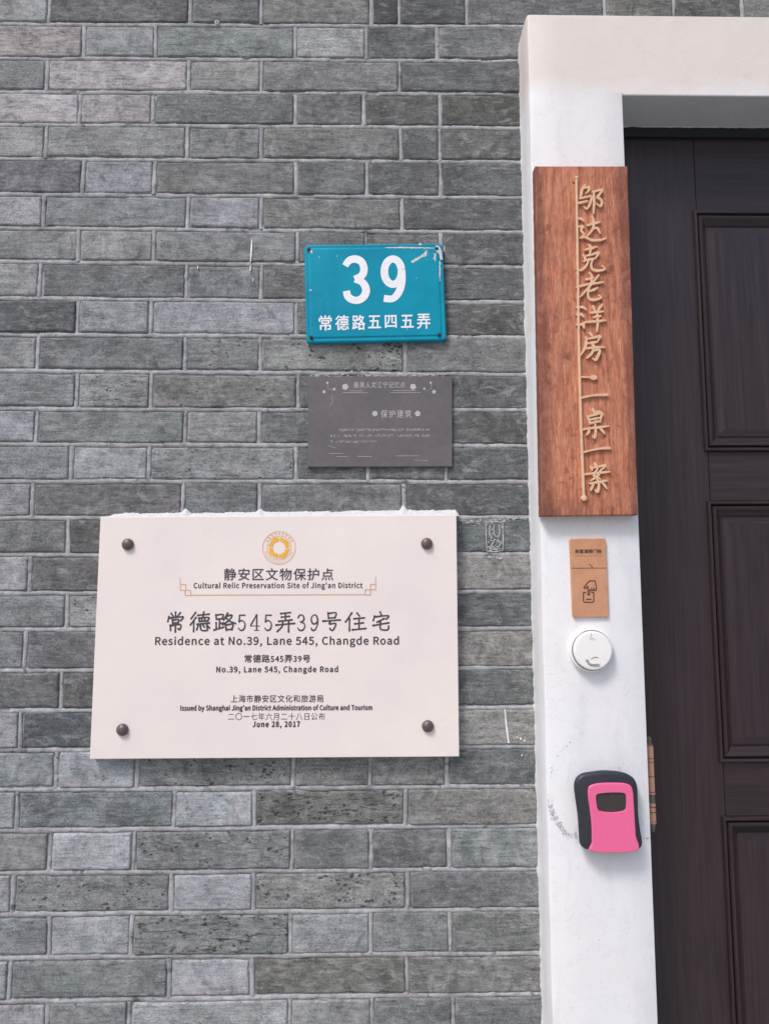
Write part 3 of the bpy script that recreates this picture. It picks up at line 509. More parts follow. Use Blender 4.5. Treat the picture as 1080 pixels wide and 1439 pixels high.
def add_brick(x0, x1, j, tone, step, top=None, bot=None):
    """one brick between the joints x0..x1 (mm) of course j, a fired block with rounded, chipped arrises"""
    g = 4.3 if x0 < 380 else 3.5
    xc = (x0 + x1) / 2
    if tone is None: tone = R.choice("ggmmddlbtvxkow")
    col, pit, stk, blm = CODES[tone]
    k = R.uniform(0.88, 1.06); hue = R.uniform(-3, 3)
    ga = sum(col) / 3; col = tuple(ga + (c - ga) * (0.75 if tone in 'pP' else 0.42) for c in col)
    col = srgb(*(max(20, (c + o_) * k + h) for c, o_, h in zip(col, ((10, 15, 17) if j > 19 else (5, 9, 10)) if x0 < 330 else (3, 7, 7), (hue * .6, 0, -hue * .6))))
    pit = min(1, pit * R.uniform(0.5, 1.5)); stk = min(1, stk * R.uniform(0.5, 1.5)); blm = min(1, blm * R.uniform(0.6, 1.4))
    off = (R.uniform(-9, 9), R.uniform(-9, 9), R.uniform(-9, 9)); proud = R.uniform(-0.0012, 0.0012)
    tx, tz = R.uniform(-1, 1) * 0.004, R.uniform(-1, 1) * 0.008
    w = x1 - x0; nx = max(4, int(w / step)); nz = max(4, int(56 / step)); s = R.uniform(0, 99)
    gl, gr, gt, gb = [g + R.uniform(-0.9, 0.9) for _ in range(4)]
    k0 = len(bv); rc = R.uniform(2.0, 5); sides = [R.uniform(.1, 1.6) for _ in range(4)]; sides = [R.uniform(.2, 1.7) for _ in range(4)]
    def warp(u): return u
    us = sorted(set([i / nx for i in range(nx + 1)] + [0.5 / w * 2, 1.5 / w, 1 - 0.5 / w * 2, 1 - 1.5 / w] + [3.2 / w, 1 - 3.2 / w]))
    ws = sorted(set([i / nz for i in range(nz + 1)] + [1.0 / 55, 1 - 1.0 / 55, 2.4 / 55, 1 - 2.4 / 55]))
    NX, NZ = len(us), len(ws)
    for wz in ws:
        for u in us:
            x = x0 + gl + (w - gl - gr) * u
            zt = bed_z(j - 1, x) - gt; zb = bed_z(j, x) + gb
            z = zb + (zt - zb) * wz
            dx = min(x - x0 - gl, x1 - gr - x); dz = min(z - zb, zt - z)
            # chipped outline
            n1 = noise.noise((x * 0.09, z * 0.09, s)); n2 = noise.noise((x * 0.35, z * 0.35, s + 7))
            e = 0.9 + 1.5 * max(0, n1) + 0.7 * n2
            cx, cz = max(0.0, rc - dx), max(0.0, rc - dz)
            d = min(dx, dz)
            if cx > 0 and cz > 0: d = rc - math.hypot(cx, cz)
            side = min(((x - x0 - gl), 0), ((x1 - gr - x), 1), ((z - zb), 2), ((zt - z), 3))[1]; e = max(0.0, e * sides[side] * .75 + 0.1 + 0.9 * noise.noise((x * .02, z * .02, s + 3))); drop = max(0.0, (e + 1.6 - d)) if d < e + 1.6 else 0.0
            y = proud + (drop ** 1.5) * 0.62 * mm + tx * (x - xc) * mm + tz * (z - (zt + zb) / 2) * mm
            y += (0.32 * noise.noise((x * 0.028, z * 0.028, s)) + 0.22 * n1 + 0.10 * n2) * mm
            x += 0.5 * n2 * (1 if dx < 4 else 0); z += 0.5 * n1 * (1 if dz < 4 else 0)
            bv.append(W((x, z), y))
    for a in range(NZ - 1):
        for i in range(NX - 1):
            q = k0 + a * NX + i; bf.append((q, q + 1, q + NX + 1, q + NX))
    # sides running back into the bed
    rim = [i for i in range(NX)] + [a * NX + NX - 1 for a in range(1, NZ)] + [(NZ - 1) * NX + i for i in range(NX - 2, -1, -1)] + [a * NX for a in range(NZ - 2, 0, -1)]
    kb = len(bv)
    for i in rim: x, y, z = bv[k0 + i]; bv.append((x, 0.02, z))
    m = len(rim)
    for i in range(m): bf.append((k0 + rim[i], kb + i, kb + (i + 1) % m, k0 + rim[(i + 1) % m]))
    n = len(bv) - k0
    b_tint.extend([(*col, 1)] * n); b_par.extend([(pit, stk, blm, 1)] * n); b_off.extend([off] * n)

XL, XR, XR2 = -900.0, 852.0, 2900.0
DOOR_X0, DOOR_X1 = 981.7, 1932.0
SUR_L, SUR_R, SUR_T = 822.0, 2095.0, -28.0      # outer edge of the white surround at the wall
joints_v = []
for j in range(-9, 38):
    zc = (bed_z(j - 1, 300) + bed_z(j, 300)) / 2
    if bed_z(j, 300) < -Z0 * 1000 + 5: break
    known = ROWX.get(j)
    over = j <= 0                                # courses above the lintel run right across
    if known: xs = list(known)
    else: xs = [-10 + 375 / 2 + 0] if False else [(52 if j % 2 else -8) + q for q in ((0, 125, 375, 500, 750) if j % 2 else (0, 250, 375, 625, 750))]
    left = []
    x = xs[0]; first_is_s = (xs[1] - xs[0]) > 170
    q = 0
    while x > XL:                                # continue the pattern to the left of the frame
        x -= (125 if first_is_s else 250) if q % 2 == 0 else (250 if first_is_s else 125); q += 1; left.append(x)
    xs = left[::-1] + xs; nleft = len(left)
    if over:
        q = 0
        while xs[-1] < XR2: xs.append(xs[-1] + (250 if q % 2 else 125)); q += 1
    else: xs = [v for v in xs if v < XR - 25] + [XR]
    tones = TONES.get(j, "")
    for i in range(len(xs) - 1):
        a, b = xs[i], xs[i + 1]
        ti = i - nleft + 1
        tone = tones[ti] if 0 <= ti < len(tones) else None
        vis = (-150 < (a + b) / 2 < 900 + (400 if over else 0)) and -1 < j < 28
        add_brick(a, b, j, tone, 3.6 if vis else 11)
        joints_v.append((b, j, vis))
    if not over:                                 # right of the doorway
        x = SUR_R - 30; q = j
        while x < XR2:
            nx_ = x + (250 if q % 2 else 125); add_brick(x, min(nx_, XR2 + 1), j, None, 14); joints_v.append((nx_, j, False)); x = nx_; q += 1
wall = base("brick_wall", "grey brick wall with pale mortar joints carrying the signs, left of the white doorway", "wall", (0.3, 0.02, 0))
wall['kind'] = 'thing'
bw = mesh_obj("bricks", bv, bf, BRICK, wall, smooth=True, recalc=False)
# object coordinates of the brick shader are relative to the wall base: fine, offsets differ per brick
me = bw.data
for nm, kind, data in (("tint", 'FLOAT_COLOR', b_tint), ("par", 'FLOAT_COLOR', b_par)):
    at = me.attributes.new(nm, kind, 'POINT'); at.data.foreach_set("color", [c for t in data for c in t])
at = me.attributes.new("off", 'FLOAT_VECTOR', 'POINT'); at.data.foreach_set("vector", [c for t in b_off for c in t])

# mortar: a rough bed 5 mm back with a tooled raised bead along every joint
mv, mf = [], []
def mortar_sheet(x0, x1, z0, z1, st):
    k = len(mv); nx, nz = max(1, int((x1 - x0) / st)), max(1, int((z1 - z0) / st))
    for a in range(nz + 1):
        for i in range(nx + 1):
            x, z = x0 + (x1 - x0) * i / nx, z0 + (z1 - z0) * a / nz
            mv.append(W((x, z), (3.4 + 0.9 * noise.noise((x * .06, z * .06, 2)) + 0.5 * noise.noise((x * .25, z * .25, 5))) * mm))
    for a in range(nz):
        for i in range(nx): q = k + a * (nx + 1) + i; mf.append((q, q + 1, q + nx + 2, q + nx + 1))
mortar_sheet(-150, 850, -1740, 60, 4.0)
mortar_sheet(-905, -150, -Z0 * 1000, 620, 40); mortar_sheet(-150, 850, 60, 620, 40); mortar_sheet(-150, 850, -Z0 * 1000, -1740, 40)
mortar_sheet(850, 2905, SUR_T - 20, 620, 30); mortar_sheet(SUR_R - 40, 2905, -Z0 * 1000, SUR_T - 20, 40)
def bead(path, seed, hw):
    k = len(mv); m = len(path); prof = [(-1.4, 3.8), (-1.12, 1.5), (-0.8, .35), (0, .0), (0.8, .35), (1.12, 1.5), (1.4, 3.8)]
    for i, (x, z) in enumerate(path):
        x2, z2 = path[min(m - 1, i + 1)]; x1, z1 = path[max(0, i - 1)]
        d = Vector((x2 - x1, z2 - z1)).normalized(); nn = (-d.y, d.x)
        wv = hw * (1 + 0.45 * noise.noise((i * 0.11, seed, 0)) + 0.3 * noise.noise((i * 0.5, seed, 4))); sh = 1.3 * noise.noise((i * 0.06, seed, 9)) + 0.5 * noise.noise((i * 0.45, seed, 2))
        dp = 0.9 * noise.noise((i * 0.13, seed, 15)) + 0.45 * noise.noise((i * 0.7, seed, 3))
        gap = 1.6 if noise.noise((i * 0.05, seed, 31)) > 0.42 else 0.0
        for a, y in prof:
            mv.append(W((x + nn[0] * (a * wv + sh), z + nn[1] * (a * wv + sh)), (y + 0.7 + dp * .8 + gap) * mm))
    n = len(prof)
    for i in range(m - 1):
        for a in range(n - 1): q = k + i * n + a; mf.append((q, q + 1, q + n + 1, q + n))
for j in range(-1, 28):
    xe = XR if j > 0 else XR2
    path = []; x = -150.0
    while x <= xe: path.append((x, bed_z(j, x))); x += 3.0
    bead(path, j * 1.7, 3.3)
for x, j, vis in joints_v:
    if not vis: continue
    zt, zb = bed_z(j - 1, x) - 2, bed_z(j, x) + 2; m = 18; sl = R.uniform(-1.5, 1.5)
    bead([(x + sl * (i / m - .5), zb + (zt - zb) * i / m) for i in range(m + 1)], x * 0.37 + j, 3.0)
mesh_obj("mortar", mv, mf, MORTAR, wall, smooth=True, recalc=False)

# marks on the wall
def blob(c, r, y, n=9, asp=1.0):
    return flat([(c[0] + r * asp * math.cos(t * 2 * math.pi / n) * R.uniform(.6, 1.25), c[1] + r * math.sin(t * 2 * math.pi / n) * R.uniform(.6, 1.25)) for t in range(n)], y)
for l, w in zip(DRIPS, ([2.0, 2.8, 1.2], [1.4, 2], [1.2, .8], [1.6, 1.2], [1.6, 2.6, 3.0])): mesh_obj("paint_drip", *stroke(l, w, -0.0022, 0.002, jitter=.25), SPLASH, wall)
for i, c in enumerate(SPECKS): mesh_obj("paint_speck", *blob(c, 2.2 - .3 * i, -0.0022, asp=.7), SPLASH, wall)
mb = MB(); q = STAMP
def st_pt(u, v): return (q[0][0] + (q[1][0] - q[0][0]) * u, q[0][1] + (q[2][1] - q[0][1]) * v)
for l in [[(.05, .02), (.5, .0), (.98, .03)], [(.02, .98), (.5, 1.0), (.97, .96)], [(.02, .05), (.0, .5), (.04, .95)], [(.98, .05), (1.0, .5), (.96, .95)], [(.25, .1), (.2, .4), (.35, .55)], [(.5, .08), (.45, .3), (.55, .5), (.7, .45)],
          [(.75, .1), (.8, .35), (.7, .55)], [(.2, .62), (.45, .66), (.3, .8), (.55, .9)], [(.6, .65), (.85, .7), (.7, .85), (.5, .8)], [(.15, .88), (.5, .93), (.85, .9)]]:
    mb.add(*stroke([st_pt(*p) for p in l], [1.0, 1.8, .9], -0.0024, 0, jitter=.4))
for _ in range(30): mb.add(*blob(st_pt(R.random(), R.random()), R.uniform(.5, 1.4), -0.0023))
mb.build("chalk_stamp", CHALK, wall)
mb = MB()
for l in ADH:
    for i in range(len(l) - 1):
        a, b = Vector(l[i]), Vector(l[i + 1])
        for _ in range(int((b - a).length / 2.0)):
            p = a.lerp(b, R.random()); mb.add(*blob((p.x, p.y + R.gauss(0, 1.6)), R.uniform(.4, 1.3), -0.0022 - R.random() * .001, asp=R.uniform(1.2, 3.2)))
mb.build("adhesive_residue", CHALK, wall)["kind"] = "stuff"
pg = base("wall_plug", "tiny pale plug set in the brick near the top left", "wall plug", W(PLUG, 0))
mesh_obj("collar", *lathe(PLUG, [(3.6, 0.002), (3.6, -0.004), (2.4, -0.0045), (1.5, -0.003), (1.5, 0.001)], 20), LIME, pg)

# ------------------------------------------------------------------ white door surround
PF = -0.070
sur = base("door_surround", "white painted masonry surround of the doorway, scuffed, with a ragged left edge", "door frame", (0.904, 0, 0))
sur['kind'] = 'thing'
v, f = [], []
# left pilaster: a swept profile down its height, ragged where the paint meets the brick
zs = []; z = SUR_T - 0.0
while z > -Z0 * 1000: zs.append(z); z -= 4.0 if z > -1740 else 40
zs.append(-Z0 * 1000)
for i, z in enumerate(zs):
    rag = 2.2 * noise.noise((z * .03, 1, 0)) + 1.4 * noise.noise((z * .13, 2, 0)) + 0.7 * noise.noise((z * .5, 3, 0))
    wav = 1.0 * noise.noise((z * .008, 5, 0)); fw = 0.5 * noise.noise((z * .02, 8, 0))
    up_ = (z == zs[0])
    prof = [(SUR_L - 1.5 + rag, 0.006), (SUR_L + rag, -0.0005), (SUR_L + .8 + rag * .4, -0.006), (SUR_L + 1.0 + wav, -0.03), (SUR_L + 1.3 + wav, PF + .006), (SUR_L + 2.8 + wav, PF + .0018), (SUR_L + 6 + wav, PF + fw * mm),
            (SUR_L + 60, PF), (SUR_L + 110, PF - fw * .5 * mm), (DOOR_X0 - 2.2, PF)] + ([(DOOR_X0 - .5, PF + .0008), (DOOR_X0, PF + .003), (DOOR_X0, 0.055)] if z < -171.8 else [(DOOR_X0 - .5, PF), (DOOR_X0, PF), (DOOR_X0, 0.055)])
    if up_: prof = [(a, max(b, PF + .0004)) for a, b in prof]
    for x, y in prof: v.append(W((x, z), y))
n = 13
for i in range(len(zs) - 1):
    for a in range(n - 1): q = i * n + a; f.append((q, q + 1, q + n + 1, q + n))
f.append(tuple(range(n)))
mesh_obj("pilaster", v, f, PAINT, sur, smooth='edges')
# lintel over the opening (front, soffit, top) and the far jamb
LZ = -172.3
mb = MB()
def bevel_prism(x0, x1, prof):
    """extrude a (z, y) profile along x"""
    n = len(prof); v = [W((x, p[0]), p[1]) for x in (x0, x1) for p in prof]
    return v, [(i, i + 1, n + i + 1, n + i) for i in range(n - 1)] + [tuple(range(n)), tuple(range(n, 2 * n))]
lp = [(SUR_T, 0.006), (SUR_T, -.02), (SUR_T, PF + .0004), (SUR_T - .4, PF), (SUR_T - 6, PF), (-100, PF), (LZ + 2, PF), (LZ + .4, PF + .0006), (LZ, PF + .0025)]
mb.add(*bevel_prism(DOOR_X0 + .02, SUR_R, lp))
v_, f_ = mb.v, mb.f
mb.build("lintel", PAINT, sur, smooth=False)
mesh_obj("soffit", *box(DOOR_X0 * mm + .0003, SUR_R * mm, PF + .0026, .056, (LZ + .05) * mm + Z0, (LZ + 30) * mm + Z0), SOFFIT, sur)
mesh_obj("far_jamb", *box(DOOR_X1 * mm, SUR_R * mm, PF, .055, 0, (LZ - 0.5) * mm + Z0), PAINT, sur)
# scuffs and old tape residue round the key box
mb = MB()
for k, (l, wd, dens, sz) in enumerate(zip(RESIDUE, (1.5, 2.6, 2.6, 1.2, 1.2, 1.2, 2.0), (1.0, 2.2, 2.6, 2.5, 1.6, .7, .4), (.5, .7, .8, .8, .6, .5, .4))):
    p = [Vector(q) for q in smooth_poly(l, 10, False)]
    for a, b in zip(p, p[1:]):
        for _ in range(max(1, int((b - a).length * dens))):
            c = a.lerp(b, R.random()); mb.add(*blob((c.x + R.gauss(0, wd), c.y + R.gauss(0, wd)), abs(R.gauss(0, sz * .62)) + .12, PF - .0009 - R.random() * .0002, 7, R.uniform(.6, 1.8)))
for _ in range(70):
    c = (R.uniform(835, 978), R.uniform(-1680, -900)); mb.add(*blob(c, abs(R.gauss(0, .35)) + .15, PF - .0009, 6))
mb.build("scuff_mark", DIRT, sur)["kind"] = "stuff"

# ------------------------------------------------------------------ door frame and door
YF, YD = 0.018, 0.022
fr = sur; HZ = -191.5
mesh_obj("frame_head", *box(DOOR_X0 * mm + .0005, DOOR_X1 * mm - .0005, YF, .075, HZ * mm + Z0, (LZ - .6) * mm + Z0), BLACK_FRAME, fr)
mesh_obj("stop_bead", *box(DOOR_X0 * mm + .0005, DOOR_X1 * mm - .0005, YF + .006, .074, (HZ - 3.2) * mm + Z0, (HZ - .2) * mm + Z0), DOOR_H, fr)
v, f = [], []; x = DOOR_X0 + 2; pts = []
while x < DOOR_X1 - 2: pts.append(x); x += 2.5
for i, x in enumerate(pts):
    a = max(0.0, 1.1 + 2.2 * noise.noise((x * .05, 3, 1)) + 1.6 * noise.noise((x * .21, 9, 1)))
    v += [W((x, LZ - .3), YF - .0035), W((x, LZ - .6 - a * .6), YF - .003), W((x, LZ - .8 - a), YF - .0006)]
for i in range(len(pts) - 1):
    for k in (0, 1): q = i * 3 + k; f.append((q, q + 1, q + 4, q + 3))
mesh_obj("sealant", v, f, CHALK, fr, smooth=True)

door = base("panelled_door", "dark brown wood-grain front door with moulded panels behind the white surround", "door", (1.46, YD, 0))
door['kind'] = 'thing'; DT, DB = HZ - 4.2, -2410.0
PX = [(1131.7, 1412.0), (1511.0, 1792.0)]
PZ = [(-330.2, -766.7), (-852.4, -1290.4), (-1376.6, -1814.0), (-1900.0, -2300.0)]
SJ = 8.0                                            # the stile joint sits 8 mm inside the moulding line
def vbox(x0, x1, z0, z1, mat, name, y=YD):
    p = [(x0, z0), (x1, z0), (x1, z1), (x0, z1)]
    return mesh_obj(name, *slab(p, [(0, .07), (0, y + .0008), (.7, y)]), mat, door)
vbox(DOOR_X0 + 3, PX[0][0] + SJ - .35, DB, DT, DOOR_V, "stile")
vbox(PX[0][1] - SJ + .35, PX[1][0] + SJ - .35, DB, DT, DOOR_V, "stile")
vbox(PX[1][1] - SJ + .35, DOOR_X1 - 3, DB, DT, DOOR_V, "stile")
rz = [DT] + [z for a in PZ for z in a] + [DB]
for (xa, xb) in PX:
    for k in range(0, len(rz), 2): vbox(xa + SJ + .35, xb - SJ - .35, rz[k + 1], rz[k], DOOR_H, "rail", YD + .0003)
mprof = [(-1.2, .0004), (-.9, .0035), (0.3, .0005), (.9, -.0052), (2.2, -.0068), (4.6, -.0070), (6.0, -.0058), (7.4, -.0012), (8.4, .0000), (9.6, -.0040), (11.0, -.0058), (13.5, -.0056), (16, -.0040), (20, .0006), (23, .0034), (24.4, .0046), (25.6, .0062), (26.6, .0060), (28.0, .0044), (40, .0030)]
for xa, xb in PX:
    for za, zb in PZ:
        p = [(xa, zb), (xb, zb), (xb, za), (xa, za)]
        v, f = slab(p, [(d, YD + y) for d, y in mprof]); f = f[:-1]
        side = [0 if (i % 4) in (1, 3) else 1 for i in range(len(f) - 1)] + [0]
        mesh_obj("panel", v, f, None, door, mats=[DOOR_V, DOOR_H], fmat=side)
# copper hinge on the jamb side
hx = 998.6
def vcyl(c, y, z0, z1, r0, r1=None, n=16):
    r1 = r0 if r1 is None else r1
    v = [((c + r * math.cos(t * 2 * math.pi / n)) * mm, y + r * math.sin(t * 2 * math.pi / n) * mm, z * mm + Z0) for z, r in ((z0, r0), (z1, r1)) for t in range(n)]
    return v, [(i, (i + 1) % n, n + (i + 1) % n, n + i) for i in range(n)] + [tuple(range(n)), tuple(range(n, 2 * n))]
HY = -0.034
hz0, hz1 = -1251.0, -1366.0
mb = MB(); z = hz0
for L_, r in ((19, 5.0), (.6, 4.4), (4.6, 5.2), (.6, 4.4), (22, 5.0), (.7, 4.3), (23, 5.0), (.6, 4.4), (4.0, 5.2)): mb.add(*vcyl(hx, HY, z - L_, z, r)); z -= L_
zg = z
mb.add(*box(hx * mm - .002, (hx + 1.5) * mm, HY, YD - .0005, hz1 * mm + Z0, hz0 * mm + Z0))
hinge = mb.build("hinge", COPPER, door)
for zz in (19.3, 24.5, 47, 71, 75.6, 94, 102, 117): mesh_obj("band", *vcyl(hx, HY, hz0 - zz - .55, hz0 - zz + .35, 5.3), BURNT, hinge)
mb = MB(); z = zg
mb.add(*vcyl(hx, HY, z - 13, z, 4.7)); z -= 13
mb.build("knuckle", DULL_METAL, hinge)
mb = MB()
for L_, r in ((5, 5.0), (.6, 4.3), (7, 5.1), (.7, 4.3), (13, 5.0), (.7, 4.3), (4.2, 5.3)): mb.add(*vcyl(hx, HY, z - L_, z, r)); z -= L_
mb.build("barrel", COPPER, hinge)
mb = MB()
mb.add(*vcyl(hx, HY, hz0, hz0 + 4, 4.8, 3.2)); mb.add(*vcyl(hx - 1, HY, hz0 + 4, hz0 + 11, 2.6, 3.6)); mb.add(*vcyl(hx - 1, HY, hz0 + 11, hz0 + 14, 3.6, 1.6))
mb.build("finial", DULL_METAL, hinge); mb = MB()
mb.add(*vcyl(hx, HY, z - 8, z, 3.0, 4.0)); mb.add(*vcyl(hx, HY, z - 13, z - 8, 1.8, 3.2))
mb.build("finial", DULL_METAL, hinge)

# ------------------------------------------------------------------ white heritage plaque
cx = sum(p[0] for p in PLAQUE_C) / 4; cz = sum(p[1] for p in PLAQUE_C) / 4
pl = base("heritage_plaque", "large white stone plaque with Chinese and English lettering held by four brown studs", "plaque", W((cx, PLAQUE_C[2][1]), -.01))
mesh_obj("slab", *slab(PLAQUE_C, [(0, -.001), (0, -.0192), (.5, -.0199), (.9, -.02)]), PLAQUE, pl)
for c in STUDS:
    v, f = lathe(c, [(9.6, -.0199), (9.7, -.0215), (9.2, -.0235), (7.8, -.0258), (5.2, -.0275), (2.4, -.0283)], 28); mesh_obj("stud", v, f, STUD, pl, smooth=True)
TY = -.0203
for s_ in PLAQUE_TEXT: lettering(s_, TY, DARK_INK, pl)
KAI = {
'常': [[(50, 2), (51, 22)], [(27, 8), (38, 23)], [(75, 5), (62, 22)], [(15, 24), (9, 48)], [(14, 31), (55, 28), (92, 25), (80, 44)], [(34, 40), (36, 59)], [(34, 42), (68, 39), (64, 56)], [(36, 57), (66, 54)], [(23, 67), (25, 93)], [(24, 69), (78, 64), (76, 88), (65, 84)], [(50, 56), (51, 101)]],
'德': [[(27, 3), (5, 34)], [(29, 28), (2, 66)], [(19, 48), (19, 99)], [(38, 17), (94, 11)], [(67, 1), (63, 29)], [(44, 31), (47, 48)], [(44, 32), (92, 28), (86, 46)], [(58, 33), (59, 46)], [(73, 32), (72, 45)], [(46, 48), (88, 45)], [(36, 62), (96, 56)], [(40, 70), (34, 90)], [(52, 68), (57, 92), (86, 92), (84, 76)], [(64, 64), (71, 76)], [(84, 66), (97, 80)]],
'路': [[(9, 10), (12, 34)], [(10, 12), (42, 8), (38, 32)], [(12, 34), (39, 31)], [(26, 33), (26, 84)], [(27, 58), (43, 54)], [(11, 54), (12, 88)], [(2, 94), (46, 78)], [(63, 1), (45, 38)], [(59, 17), (84, 12), (68, 42), (40, 64)], [(55, 26), (74, 46), (100, 58)], [(54, 64), (58, 96)], [(54, 67), (88, 62), (82, 92)], [(58, 92), (85, 90)]],
'弄': [[(26, 8), (76, 3)], [(30, 26), (71, 22)], [(50, 6), (50, 44)], [(16, 47), (85, 40)], [(2, 66), (98, 58)], [(36, 46), (34, 72), (8, 99)], [(67, 44), (67, 101)]],
'号': [[(30, 4), (33, 33)], [(30, 7), (74, 3), (68, 30)], [(33, 32), (70, 29)], [(2, 48), (98, 42)], [(44, 47), (38, 64), (72, 60), (66, 84), (53, 99), (40, 88)]],
'住': [[(31, 2), (1, 52)], [(20, 34), (20, 100)], [(57, 3), (68, 18)], [(42, 34), (92, 29)], [(46, 62), (87, 57)], [(66, 31), (66, 90)], [(34, 95), (99, 88)]],
'宅': [[(47, 1), (54, 17)], [(16, 22), (9, 46)], [(16, 26), (92, 20), (80, 38)], [(68, 36), (30, 54)], [(8, 72), (94, 58)], [(48, 46), (47, 86), (58, 95), (88, 95), (93, 76)]],
'5': [[(28, 5), (84, 5)], [(28, 5), (22, 46)], [(22, 46), (46, 37), (76, 48), (84, 68), (70, 92), (40, 98), (18, 84)]],
'4': [[(64, 3), (10, 70)], [(10, 71), (94, 71)], [(66, 3), (66, 96)], [(46, 98), (86, 98)]],
'3': [[(18, 20), (36, 4), (62, 6), (76, 24), (66, 40), (42, 46)], [(42, 46), (74, 54), (84, 74), (66, 95), (36, 98), (16, 84)]],
'9': [[(80, 34), (70, 10), (48, 3), (24, 14), (18, 34), (30, 54), (54, 58), (76, 44), (80, 30)], [(80, 30), (80, 56), (66, 84), (44, 98), (24, 94), (18, 82)]]}
for ch, x0, z0, x1, z1 in TITLE_BOX:
    mb = MB()
    for k, l in enumerate(KAI[ch]):
        wd = [2.8, 1.9, 2.9, 2.0] if ch in '3459' else [3.4, 2.3, 2.7, 3.0]
        if ch in '3459' and k and len(l) == 2 and ch == '4': wd = [1.3, 1.3] if l[0][1] == l[1][1] else [2.4, 2.4]
        mb.add(*stroke([(x0 + (x1 - x0) * a / 100, z1 + (z0 - z1) * b / 100) for a, b in l], wd, TY - k * 2e-5))
    mb.build("title_character", DARK_INK, pl)
ec, er = EMBLEM[:2], EMBLEM[2]
mb = MB(); mb.add(*ring(ec, er * .955, er, TY)); mb.add(*ring(ec, er * .70, er * .735, TY))
mb.build("emblem_ring", TAN_INK, pl)
mb = MB(); n = 60; v = []; f = []
for t in range(n):
    a = t * 2 * math.pi / n; ri = er * (.36 + .05 * ((t % 5) / 5.0)); ro = er * (.64 - .05 * (((t + 3) % 15) / 15.0))
    v += [W((ec[0] + r * math.cos(a), ec[1] + r * math.sin(a)), TY) for r in (ri, ro)]
for t in range(n):
    if t % 15 == 14: continue
    q = (t + 1) % n; f.append((2 * t, 2 * t + 1, 2 * q + 1, 2 * q))
mb.add(v, f)
for k in range(4):
    a0 = k * math.pi / 2 + .3
    mb.add(*stroke([(ec[0] + er * (.66 - .015 * i) * math.cos(a0 + i * .16), ec[1] + er * (.66 - .015 * i) * math.sin(a0 + i * .16)) for i in range(7)], [.6, 1.8, .5], TY - .00004))
mb.build("emblem_sun", GOLD_INK, pl)
mb = MB()
for k in range(9):
    a = math.radians(150 - k * 15); mb.add(*blob((ec[0] + er * .85 * math.cos(a), ec[1] + er * .85 * math.sin(a)), 1.7, TY))
for k in range(30):
    a = math.radians(195 + k * 5); mb.add(*stroke([(ec[0] + er * q * math.cos(a), ec[1] + er * q * math.sin(a)) for q in (.80, .89)], .5, TY))
mb.build("emblem_inscription", TAN_INK, pl)
mb = MB()
for k, l in enumerate(FRAME_LINES):
    for i in range(len(l) - 1): mb.add(*stroke(l[i:i + 2], 1.25, TY - (k * 5 + i) * 1e-5, square=True))
mb.build("corner_ornament", TAN_INK, pl)
# plaster pressed along the plaque's top edge
fl = base("plaster_filler", "rough white plaster ridge smeared along the top edge of the large plaque", "plaster", W((405, -879), 0))
v, f = [], []; x0, x1 = FILLER[0][0], FILLER[1][0] + 1; m = 260
for i in range(m + 1):
    t = i / m; x = x0 + (x1 - x0) * t; zb = PLAQUE_C[0][1] + (PLAQUE_C[1][1] - PLAQUE_C[0][1]) * t - 1.0
    h = 9.0 + 3.4 * t + 2.2 * noise.noise((x * .035, 4, 0)) + 1.7 * noise.noise((x * .16, 6, 0)) + 1.0 * noise.noise((x * .6, 1, 0))
    for xj, amp in ((247, 7), (371, 6), (610, 8)): h += amp * math.exp(-((x - xj) / 5.0) ** 2)
    h *= min(1, .2 + (x - x0) / 22, .4 + (x1 - x) / 6)
    for a in range(9):
        u = a / 8; d = 12.5 * (1 - u ** 1.6) + 1.6 * noise.noise((x * .25, u * 5, 2)) + 1.8 * noise.noise((x * .08, u * 3, 7))
        v.append(W((x, zb + h * u), -max(-.5, d) * mm + (0.003 if a == 8 else 0)))
for i in range(m):
    for a in range(8): q = i * 9 + a; f.append((q, q + 1, q + 10, q + 9))
mesh_obj("ridge", v, f, LIME, fl, smooth=True)

# ------------------------------------------------------------------ teal house number plate
bc = [sum(p[k] for p in BLUE_C) / 4 for k in (0, 1)]
hn = base("house_number_plate", "teal enamel house number plate reading 39, chipped at its top right corner", "house number", W((bc[0], BLUE_C[2][1]), -.006))
op = rounded(BLUE_C, 8, 5)
rr = lambda d: rounded(inset(BLUE_C, d), max(1.5, 8 - d * .6), 5)
v, f = slab(op, [(rr(d) if d else 0, y) for d, y in [(0, -.002), (0, -.0075), (.5, -.0095), (1.5, -.0108), (3.2, -.0112), (6.5, -.0108), (8.0, -.0112), (9.5, -.0122), (11, -.0123)]])
mesh_obj("enamel_plate", v, f, BLUE, hn, smooth=False)
NY = -.0127
for nums in (NUM3, NUM9):
    mb = MB()
    for k, l in enumerate(nums): mb.add(*stroke(l, [10.6, 13.2, 13.6, 12.6, 13.2, 12] if nums is NUM3 else ([13.0] * 6 if k == 0 else [13.2, 13.0, 12.6, 12.0, 12.6]), NY - k * 2e-5, square=True))
    mb.build("numeral", WHITE_INK, hn)
for s_ in BLUE_TEXT: lettering(s_, NY, WHITE_INK, hn)
for i, c in enumerate(BLUE_HOLES):
    v, f = lathe(c, [(3.4 - .4 * (i % 2), -.0124), (2.6, -.0136), (1.2, -.0139)], 14); mesh_obj("nail", v, f, RUST, hn, smooth=True)
